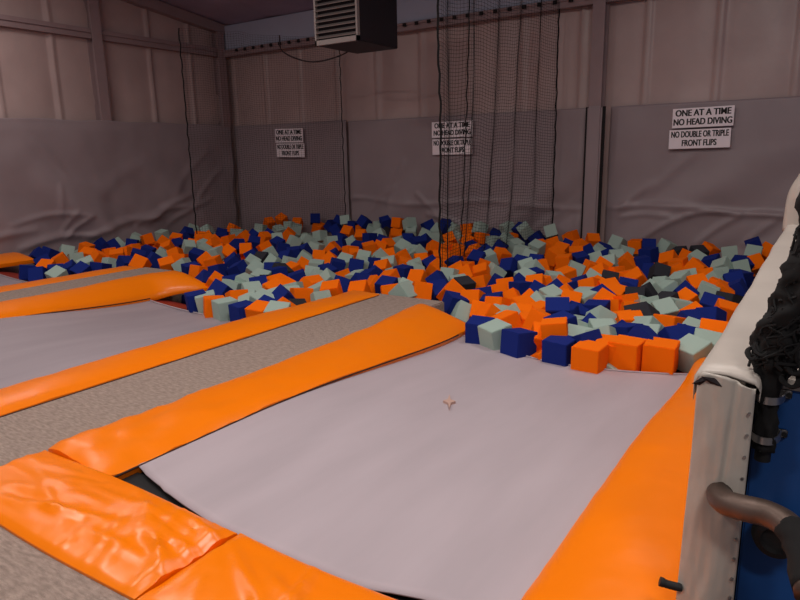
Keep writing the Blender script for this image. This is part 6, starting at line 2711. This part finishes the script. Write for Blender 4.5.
b -9572 6687 -254 -153 37 162 212
g -9456 7282 -283 229 -164 -58 212
b -9445 7501 -293 -57 161 294 212
g -9462 7943 -344 -45 -140 29 212
o -9424 8225 -330 -102 -185 6 212
g -9509 8585 -308 23 185 278 212
o -10728 8706 -460 -164 27 -21 212
g -9429 9090 -307 135 140 0 212
g -9579 9330 -245 -329 41 30 212
o -9537 9602 -294 -190 104 0 212
b -9599 9841 -279 23 -298 42 212
o -9640 10099 -283 -309 -207 0 212
g -9466 10353 -277 155 51 7 212
o -9444 10584 -292 317 164 0 212
g -9593 10860 -273 -3 -115 161 212
o -9213 6032 -334 -162 10 -284 212
b -9323 6277 -350 53 -141 0 212
g -10691 8967 -460 318 -9 134 212
b -9269 6650 -262 101 -5 28 212
k -9444 6953 -367 -24 218 254 212
o -9233 7299 -292 -312 -4 4 212
o -9214 7630 -376 -120 25 163 212
g -9133 7922 -338 -118 -99 5 212
o -9168 8205 -263 110 2 3 212
b -9278 8398 -261 -12 -154 -293 212
b -9296 8619 -292 -151 119 38 212
g -9198 9129 -434 -133 -77 172 212
o -9384 9396 -321 -45 -148 -281 212
b -10676 9561 -460 -196 146 0 212
o -9224 9681 -298 -262 -153 0 212
o -9312 9913 -341 -28 -16 -305 212
g -9369 10164 -316 7 5 -148 212
o -9159 10388 -297 302 176 0 212
b -9203 10645 -288 146 168 0 212
g -9358 10860 -284 183 13 -298 212
g -8944 6009 -266 -21 -165 40 212
g -8837 6286 -386 140 207 -38 212
o -8962 6739 -302 -70 144 -203 212
g -8975 6953 -273 -142 -22 -157 212
b -10739 9832 -460 -345 -186 0 212
b -8805 7859 -309 -123 -160 2 212
b -8883 8118 -255 -25 -154 18 212
o -8844 8373 -309 301 -5 38 212
g -9040 8599 -305 -6 -332 149 212
g -8934 9199 -387 -93 -67 -179 212
b -9067 9471 -395 33 89 -283 212
o -8871 9752 -285 -164 -1 12 212
o -8779 9944 -321 148 -188 -151 212
b -8909 10170 -317 21 19 -157 212
o -8905 10430 -336 168 -139 0 212
o -10725 10091 -460 -143 9 142 212
o -11900 9044 -460 -24 8 172 212
g -8987 10629 -280 -30 119 0 212
o -9030 10860 -292 -43 -141 -257 212
b -8624 5964 -278 -266 189 -8 212
o -8514 6499 -321 -236 -96 60 212
g -8629 6758 -244 7 20 -11 212
b -8763 7004 -360 151 -24 157 212
g -8684 7271 -256 -148 -21 193 212
o -8675 7645 -297 279 -165 0 212
o -8550 7881 -306 23 174 56 212
o -8637 8079 -298 -138 11 -304 212
o -10720 10358 -460 157 17 -40 212
o -8566 8364 -293 -7 -303 -8 212
o -8691 8756 -460 -162 -3 14 212
g -8646 8982 -250 7 -141 155 212
o -8588 9287 -460 126 -251 30 212
b -8529 9647 -338 -173 -39 68 212
o -8554 9954 -332 -155 -147 0 212
g -8619 10205 -298 -177 -135 0 212
o -8693 10469 -312 -295 -33 147 212
g -8636 10676 -284 -155 -3 -314 212
o -8748 10860 -295 -112 160 0 212
g -10791 10616 -460 53 -156 -71 212
b -8389 6165 -460 -160 -149 0 212
b -8218 6470 -311 24 147 0 212
o -8398 7052 -335 -162 11 35 212
o -8338 7266 -252 -151 -8 -302 212
b -8336 7566 -293 130 -152 81 212
o -8276 7858 -302 -210 222 68 212
o -8378 8228 -460 -164 -32 238 212
b -8340 8535 -251 -36 -114 0 212
g -8355 8751 -249 -119 -163 0 212
b -8399 9059 -460 1 -308 -136 212
b -10673 10860 -460 -98 151 -170 212
o -8337 9828 -256 361 -54 -40 212
b -8350 10129 -288 6 -14 284 212
b -8428 10331 -316 -287 -3 136 212
o -8311 10630 -315 -105 -154 0 212
b -8462 10614 -161 34 -323 106 212
b -8058 6068 -249 155 -29 249 212
o -8006 6590 -322 32 -150 32 212
g -8023 6942 -254 147 -42 -190 212
g -8072 7357 -300 292 -6 45 212
g -8123 7594 -271 62 150 99 212
o -10507 6165 -460 -195 140 0 212
o -8022 7907 -259 -150 -10 -163 212
o -8037 8122 -259 -70 171 97 212
b -8045 8363 -270 19 320 14 212
o -8121 8789 -319 49 158 0 212
g -8028 9053 -270 323 -21 -133 212
g -8222 9292 -327 -143 6 35 212
g -8231 9601 -312 -39 -174 0 212
o -8082 9789 -327 -250 169 0 212
g -8139 10106 -326 305 -5 150 212
g -8116 10320 -300 -166 175 0 212
o -10428 6400 -460 159 -177 0 212
g -8101 10607 -269 -208 156 -39 212
o -8156 10860 -262 157 -8 151 212
b -7606 5840 -460 179 -13 -185 212
o -7745 6219 -351 -233 -124 -54 212
g -7754 6610 -293 165 -7 167 212
g -7706 7035 -303 -256 123 0 212
g -7763 7256 -460 -40 185 0 212
o -7877 7470 -273 132 132 0 212
o -7772 7865 -255 -170 11 -306 212
o -7699 8082 -299 181 125 0 212
o -10453 6641 -460 75 154 77 212
b -7813 8322 -280 115 144 0 212
o -7708 8635 -326 158 4 -292 212
g -7795 9014 -460 36 -104 139 212
g -7775 9315 -260 -161 -18 -311 212
g -7937 9608 -296 -204 -143 0 212
b -7830 10208 -325 300 -139 18 212
o -7752 10467 -316 -31 -336 19 212
k -7853 10699 -316 -28 99 121 212
b -7638 10860 -460 10 -323 -4 212
o -7319 6059 -460 143 9 105 212
g -10567 6974 -460 123 0 25 212
o -7492 6407 -324 44 -2 151 212
o -7491 6652 -327 347 -44 127 212
o -7492 6938 -277 104 124 100 212
b -7464 7186 -423 10 -227 155 212
o -7574 7571 -375 240 72 -128 212
o -7545 7904 -294 30 -168 131 212
b -7412 8074 -277 -101 165 52 212
o -7577 8360 -404 90 275 -4 212
b -7352 8838 -315 -130 -9 -159 212
o -7595 9029 -311 -11 5 -1 212
o -10397 7342 -460 -128 9 2 212
o -7614 9445 -322 -18 -15 -149 212
b -7582 9737 -306 -178 -1 169 212
b -7444 10019 -279 276 -4 -87 212
b -7483 10504 -319 -153 35 177 212
b -7319 10860 -270 50 -6 -314 212
o -5549 6591 -214 63 23 293 212
b -5783 6128 -181 158 -195 104 212
g -5906 5089 -274 243 79 53 212
b -7304 5840 -460 -18 27 -2 212
g -7295 6270 -320 -17 22 -180 212
o -10426 7557 -460 -300 10 -1 212
b -7222 6568 -327 -24 -167 292 212
g -7166 7071 -301 12 158 0 212
o -7222 7392 -346 19 147 225 212
o -7348 7656 -320 -2 14 -292 212
o -7085 7910 -357 -11 -10 200 212
g -7185 8086 -274 6 5 43 212
o -7166 8403 -272 -167 -186 0 212
b -7150 8778 -268 -88 -183 -63 212
g -7145 9066 -289 -130 -28 180 212
o -7366 9241 -335 -159 19 266 212
g -10459 7771 -460 28 -165 170 212
b -11900 9250 -460 -177 135 0 212
'''


def foam_mesh(c):
    bm = bmesh.new()
    bmesh.ops.create_cube(bm, size=1)
    bmesh.ops.bevel(bm, geom=list(bm.edges), offset=.022, segments=2, affect='EDGES')
    me = bpy.data.meshes.new('foam_cube')
    bm.to_mesh(me)
    bm.free()
    me.materials.append(FOAM[c])
    return me


FM = {c: foam_mesh(c) for c in 'obgk'}
GROUPS = {'o': 'orange foam cubes in the pit', 'b': 'dark blue foam cubes in the pit', 'g': 'grey green foam cubes in the pit', 'k': 'charcoal foam cubes in the pit'}
proto = {c: bpy.data.objects.new('foam_cube', FM[c]) for c in 'obgk'}
for row in CUBES.strip().splitlines():
    a, label = row.split('|')
    c, x, y, z, rx, ry, rz, s = a.split()
    o = proto[c].copy()
    C.objects.link(o)
    o.location = (int(x) / 1000, int(y) / 1000, int(z) / 1000)
    o.rotation_euler = (int(rx) / 100, int(ry) / 100, int(rz) / 100)
    o.scale = (int(s) / 1000,) * 3
    tag(o, label, 'foam cube', GROUPS[c])
for p in proto.values():
    bpy.data.objects.remove(p)

# the rest of the heap, farther back and underneath
bm = bmesh.new()
idx = {c: i for i, c in enumerate('obgk')}
for row in REST.strip().splitlines():
    c, x, y, z, rx, ry, rz, s = row.split()
    from mathutils import Euler
    mw = Matrix.Translation((int(x) / 1000, int(y) / 1000, int(z) / 1000)) @ Euler((int(rx) / 100, int(ry) / 100, int(rz) / 100)).to_matrix().to_4x4() @ Matrix.Scale(int(s) / 1000, 4)
    n0 = len(bm.faces)
    bm.from_mesh(FM[c])
    bm.faces.ensure_lookup_table()
    new = bm.faces[n0:]
    vv = {v for f in new for v in f.verts}
    for v in vv:
        v.co = mw @ v.co
    for f in new:
        f.material_index = idx[c]
if len(bm.faces):
    tag(link('foam_cubes', bm, [FOAM[c] for c in 'obgk']), 'mixed orange, blue, grey green and charcoal cubes heaped at the back of the pit', 'foam cubes', None, 'stuff')
else:
    bm.free()
